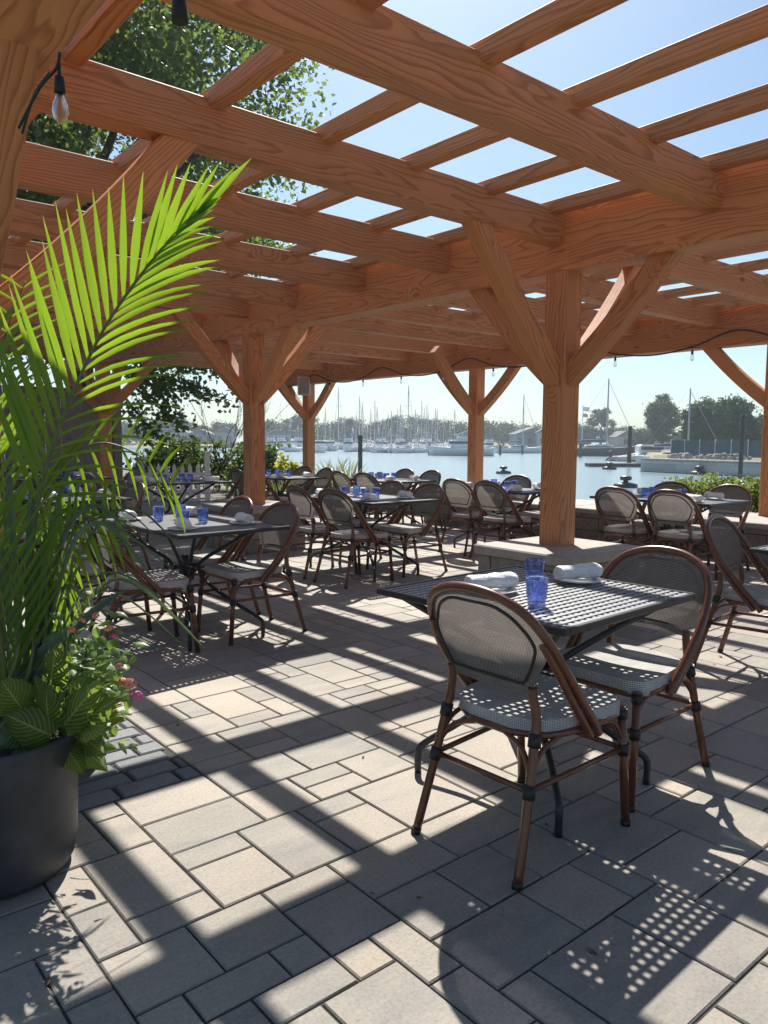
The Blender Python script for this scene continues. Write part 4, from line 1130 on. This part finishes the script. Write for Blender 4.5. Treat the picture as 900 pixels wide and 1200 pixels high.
def sailboat(p,rz,L,mast,label,mat,group=None,detail=True):
    t=thing('sailboat',p,rz); tag(t,label,'sailboat',group); B=L*.3; H=L*.1
    h=MB(); hull(h,L,B,H); h.build('hull',mat,t)
    c=MB(); c.bbox((-.02*L,0,H*1.05+.22),(L*.36,B*.56,.5),.12); c.bbox((.02*L,0,H*1.05+.55),(L*.18,B*.45,.22),.08); c.build('cabin',M['gel'],t)
    if detail:
        c=MB(); c.box((-.02*L,0,H*1.05+.30),(L*.28,B*.567,.14)); c.build('cabin_window',M['dark'],t)
    r=max(.07,L*.011)
    c=MB(); c.tube([(.08*L,0,H),(.08*L,0,mast)],[r*1.15,r*.8],7); mo=c.build('mast',M['alu'],t)
    for k in (.42,.70):
        c=MB(); c.tube([(.08*L,-B*.34,mast*k),(.08*L,B*.34,mast*k)],r*.35,5); c.build('spreader',M['alu'],mo)
    c=MB(); c.tube([(.07*L,0,H+1.15),(-.32*L,0,H+1.1)],r*.7,6); bo=c.build('boom',M['alu'],t)
    c=MB(); c.tube([(.06*L,0,H+1.3),(-.15*L,0,H+1.28),(-.30*L,0,H+1.2)],[r*2.2,r*2.0,r*1.2],7); c.build('sail_cover',M['canvas'],bo)
    c=MB(); w_=r*.16
    c.tube([(.49*L,0,H*1.15),(.08*L,0,mast*.97)],w_*2.2,4); c.tube([(-.49*L,0,H),(.08*L,0,mast)],w_,4)
    for s in (-1,1): c.tube([(.06*L,s*B*.45,H),(.08*L,s*B*.34,mast*.42),(.08*L,0,mast*.95)],w_,4)
    c.build('rigging',M['alu'],t)
    return t
# marina: masts and hulls in front of the far trees
mar=[(398,455),(412,500),(420,465),(423,472),(434,480),(443,477),(444,498),(459,482),(466,480),(476,452),(486,480),(488,484),(497,478),(459,500),(491,498),(500,475),(509,478),(519,487),(531,480),(405,490),(388,495),(379,490),(372,485),(342,495),(350,498),(416,486),(430,496),(439,470),(468,474),(455,486),(494,470),(503,484),(472,486),(427,488),(447,490),(382,478),(357,480),(512,480),(452,492),(470,494),(482,491),(505,490),(514,494),(526,496)]
for i,(x,ty) in enumerate(mar):
    d=R.uniform(150,200); base=far(x,d,SEA); mast=EYE+(515.5-ty)/900*d-SEA
    Lb=max(7.5,min(13,mast*.72))
    if i in (9,):
        d=150; base=far(x,d,SEA); mast=EYE+(515.5-ty)/900*d-SEA
        sailboat(base,math.radians(15),8.0,mast,'white sailboat with the tallest mast in the marina, left of the motor yacht',M['gel'])
    else:
        sailboat(base,R.uniform(-.45,.45)+math.radians(50 if R.random()<.5 else 230),min(Lb,10.5),mast,'white sailboat among the crowd of masts in the marina across the harbour',M['gel'],'sailboats crowded in the far marina',False)
p=at(608,531,SEA); d=math.hypot(p.x,p.y)
sailboat(p,math.radians(-30),10.0,EYE+(516.5-463)/900*d-SEA,'lone white sailboat moored between the middle post and the large post',M['gel'])
p=at(703,534.5,SEA); d=math.hypot(p.x,p.y)
sb=sailboat(p,math.radians(-48),13.0,EYE+(517-447)/900*d-SEA,'dark-hulled sailboat moored right of the large post',M['navy'])
p=far(798,88,SEA); 
sailboat(p,math.radians(-60),9.0,EYE+(518-460)/900*88-SEA,'sailboat whose mast rises behind the stone pier, left of the big right tree',M['gel'])
def cruiser(p,rz,L,label,fly=True,group=None):
    t=thing('motor_yacht',p,rz); tag(t,label,'motor boat',group); B=L*.32; H=L*.115
    h=MB(); hull(h,L,B,H,.2,.9); h.build('hull',M['gel'],t)
    c=MB(); c.bbox((-.05*L,0,H+.75),(L*.46,B*.72,1.3),.2); 
    c.build('cabin',M['gel'],t)
    c=MB(); c.box((-.03*L,0,H+.95),(L*.425,B*.727,.42)); c.build('window',M['dark'],t)
    if fly:
        c=MB(); c.bbox((-.10*L,0,H+1.72),(L*.34,B*.66,.55),.15); c.build('flybridge',M['gel'],t)
        c=MB(); c.bbox((-.12*L,0,H+3.05),(L*.26,B*.6,.10),.04); c.build('canopy',M['canvas'],t)
        c=MB()
        for sx in (-.22,0.0):
            for s in (-1,1):
                c=MB(); c.tube([(sx*L,s*B*.28,H+1.9),(sx*L,s*B*.28,H+3.05)],.04,5); c.build('canopy_post',M['alu'],t)
        c=MB(); c.tube([(-.2*L,0,H+3.0),(-.24*L,0,H+4.6)],.03,5); c.build('antenna',M['alu'],t)
    c=MB(); 
    for s in (-1,1): c.tube(catmull([(.1*L,s*B*.45,H+.5),(.33*L,s*B*.34,H+.72),(.47*L,0,H+.9)],4),.03,4)
    c.build('rail',M['alu'],t); return t
p=at(541,534,SEA); cruiser(p,math.radians(-40+180-12),10.5,'white motor yacht with flybridge moored just left of the middle post')
for (x,d,L) in ((408,160,9),(385,170,9),(375,150,10),(448,172,8.5),(470,165,8),(500,176,9),(560,185,8.5),(572,180,8),(350,176,10),(330,180,9),(318,170,8.5)):
    cruiser(far(x,d,SEA),math.radians(230+R.uniform(-30,30)),L*.85,'white cabin cruiser among the boats of the far marina',x%2==0,'cabin cruisers in the far marina')
cruiser(at(762,541,SEA),math.radians(-35),6.5,'small white motorboat tied up at the left end of the stone pier',False)
# dinghy and float
fl=thing('dock_float',at(738,547,SEA),math.radians(-42)); tag(fl,'low floating dock reaching from the stone pier','dock')
g_=MB(); g_.bbox((0,0,.18),(8.5,2.0,.34),.05); g_.build('deck',M['pile'],fl)
dg=thing('dinghy',at(731,543.5,SEA),math.radians(-20)); tag(dg,'small grey inflatable dinghy with raised outboard by the floating dock','dinghy')
g_=MB(); g_.tube(catmull([(-1.5,.75,.55),(0,.8,.6),(1.2,.65,.75),(1.8,0,.95),(1.2,-.65,.75),(0,-.8,.6),(-1.5,-.75,.55)],5),.3,10); g_.build('tube_hull',M['speaker'],dg)
g_=MB(); g_.bbox((0,0,.38),(2.9,1.2,.2),.05); g_.build('floor_board',M['pile'],dg)
g_=MB(); g_.bbox((-1.8,0,1.15),(.45,.4,.7),.08); g_.tube([(-1.9,0,.9),(-2.4,0,.35)],.08,6); g_.build('outboard',M['buoy'],dg)

# far trees: one by one along the shore
def fartree(x,d,topy,rx,label,mat,group,leaf=.75,n=46,per=24,name='shore_tree',zb=-.2,squash=.42):
    p=far(x,d,zb); hgt=EYE+(516-topy)/900*d-zb
    rzz=hgt*.5*1.0
    return tree(name,p,hgt,rx,rzz*.86,hgt-rzz*.9,leaf,n,per,rx*.30,mat,label,group=group,sg=squash,trunk_r=.25+.01*hgt,nlimb=6,low=.8)
GL='hazy rounded tree on the far shore behind the marina'
for (x,ty,rx) in ((172,500,5),(202,492,6),(232,502,5.5),(262,498,5),(316,495,6),(352,488,6),(372,499,6),(404,493,6),(421,494,6.5),(452,494,6.5),(470,488,7),(498,491,7),(527,494,6.5),(572,494,7.5),(590,496,7.5),(622,500,7),(150,498,6),(100,496,6),(640,500,6),(672,498,5.5)):
    fartree(x,R.uniform(226,242),ty,rx,GL,M['treeF'],'rounded trees along the far shore',.50,50,120)
for (x,d,ty,rx,lb) in ((704,200,477,3.1,'tall airy tree on the shore behind the dark sailboat mast'),(684,205,499,3,'low tree on the shore just right of the large post'),(728,215,500,4.5,'round tree behind the gap between dark sailboat and stone pier'),(746,200,503,4.5,'low bushy tree at the shore end of the stone pier')):
    fartree(x,d,ty,rx,lb,M['treeF'],None,.42,70,80)
for (x,d,ty,rx,lb) in ((776,140,465,2.75,'tall dark tree with a feathery top left of the pier mast'),(823,100,470,2.3,'broad dark green tree above the teal fence, left half'),(858,98,467,2.5,'broad dark green tree above the teal fence, right half'),(886,100,490,1.6,'lower tree by the right post above the teal fence'),(803,160,505,2.6,'small tree behind the pier mast'),(925,96,474,3,'dark tree directly behind the right post, beyond the teal fence'),(757,170,503,3.0,'low dark tree left of the feathery tree')):
    fartree(x,d,ty,rx,lb,M['treeR'],None,.30,120,130,zb=0.0)
# shore houses
def house(x,d,wd,dep,hw_,hr,rz,label,wm,zb=-.2,group=None):
    p=far(x,d,zb); t=thing('shore_house',p,rz); tag(t,label,'house',group)
    g_=MB(); g_.box((0,0,hw_/2),(wd,dep,hw_)); g_.build('wall',wm,t)
    g_=MB(); n=len(g_.v); o_=.4
    for y_ in (-dep/2-o_,dep/2+o_):
        for (a_,z_) in ((-wd/2-o_,hw_-.05),(wd/2+o_,hw_-.05),(0,hw_+hr)): g_.v.append((a_,y_,z_))
    for f in ((0,1,2),(5,4,3),(0,2,5,3),(1,4,5,2),(0,3,4,1)): g_.face([n+i for i in f])
    g_.build('roof',M['roofm'],t)
    k=int(wd/2.2)
    for fl_ in range(max(1,int(hw_/2.8))):
        for i in range(k):
            for s in (-1,1):
                g_=MB(); g_.box((-wd/2+wd*(i+.5)/k,s*(dep/2+.02),1.5+fl_*2.8),(.9,.06,1.3)); g_.build('window',M['dark'],t)
for (x,d,wd,hw_,hr,lb,mt) in ((208,218,13,4.6,2.2,'long pale building on the far shore above the picket fence','housew'),(238,217,11,4.0,2.0,'grey-white building on the far shore beside the long pale one','houseg'),(264,219,9,5.0,2.4,'pale house on the far shore just left of the second inner post','housew'),(325,218,12,4.2,2.2,'pale house on the far shore between the two left posts','housew'),(622,205,16,5,2.6,'grey house on the shore just left of the large post','houseg'),(640,200,8,5.5,2.4,'white house on the shore partly behind the large post','housew'),(728,192,7,4,2,'white cottage on the shore left of the tall piling','housew'),(787,152,7,3.2,1.8,'white shed under the feathery tree','housew'),(550,222,12,4.5,2.2,'pale house on the far shore behind the middle post','housew')):
    house(x,d,wd*.62,5,hw_*.66,hr*.7,math.radians(-40+R.uniform(-12,12)),lb,M[mt])
# flagpole
p=far(682,186,-.2); t=thing('flagpole',p); tag(t,'white flagpole with small flags on the shore right of the large post','flagpole')
g_=MB(); g_.tube([(0,0,0),(0,0,10)],.09,6); g_.build('pole',M['gel'],t)
g_=MB(); g_.grid(lambda a_,b__:(a_*1.6*RT.x,a_*1.6*RT.y+.12*math.sin(7*a_),8.6+b__*1.0-.25*a_),6,3); g_.build('flag',M['gel'],t)
g_=MB(); g_.grid(lambda a_,b__:(a_*1.3*RT.x,a_*1.3*RT.y+.1*math.sin(7*a_+1),7.2+b__*.8-.2*a_),6,3); g_.build('flag',M['coral'],t)
# haze over the harbour
HAZE=0.0009
if HAZE:
    g_=MB(); g_.box((110,110,14),(760,760,38))
    mt,nt2,out=newmat('harbour haze'); N=NT(nt2)
    pv=N.n('VolumePrincipled',{'Color':(0.80,0.93,1.0,1),'Density':HAZE,'Anisotropy':0.2}); N.link(pv.outputs[0],out.inputs['Volume'])
    hz=g_.build('haze',mt); tag(hz,'thin pale haze over the harbour','haze',kind='stuff')
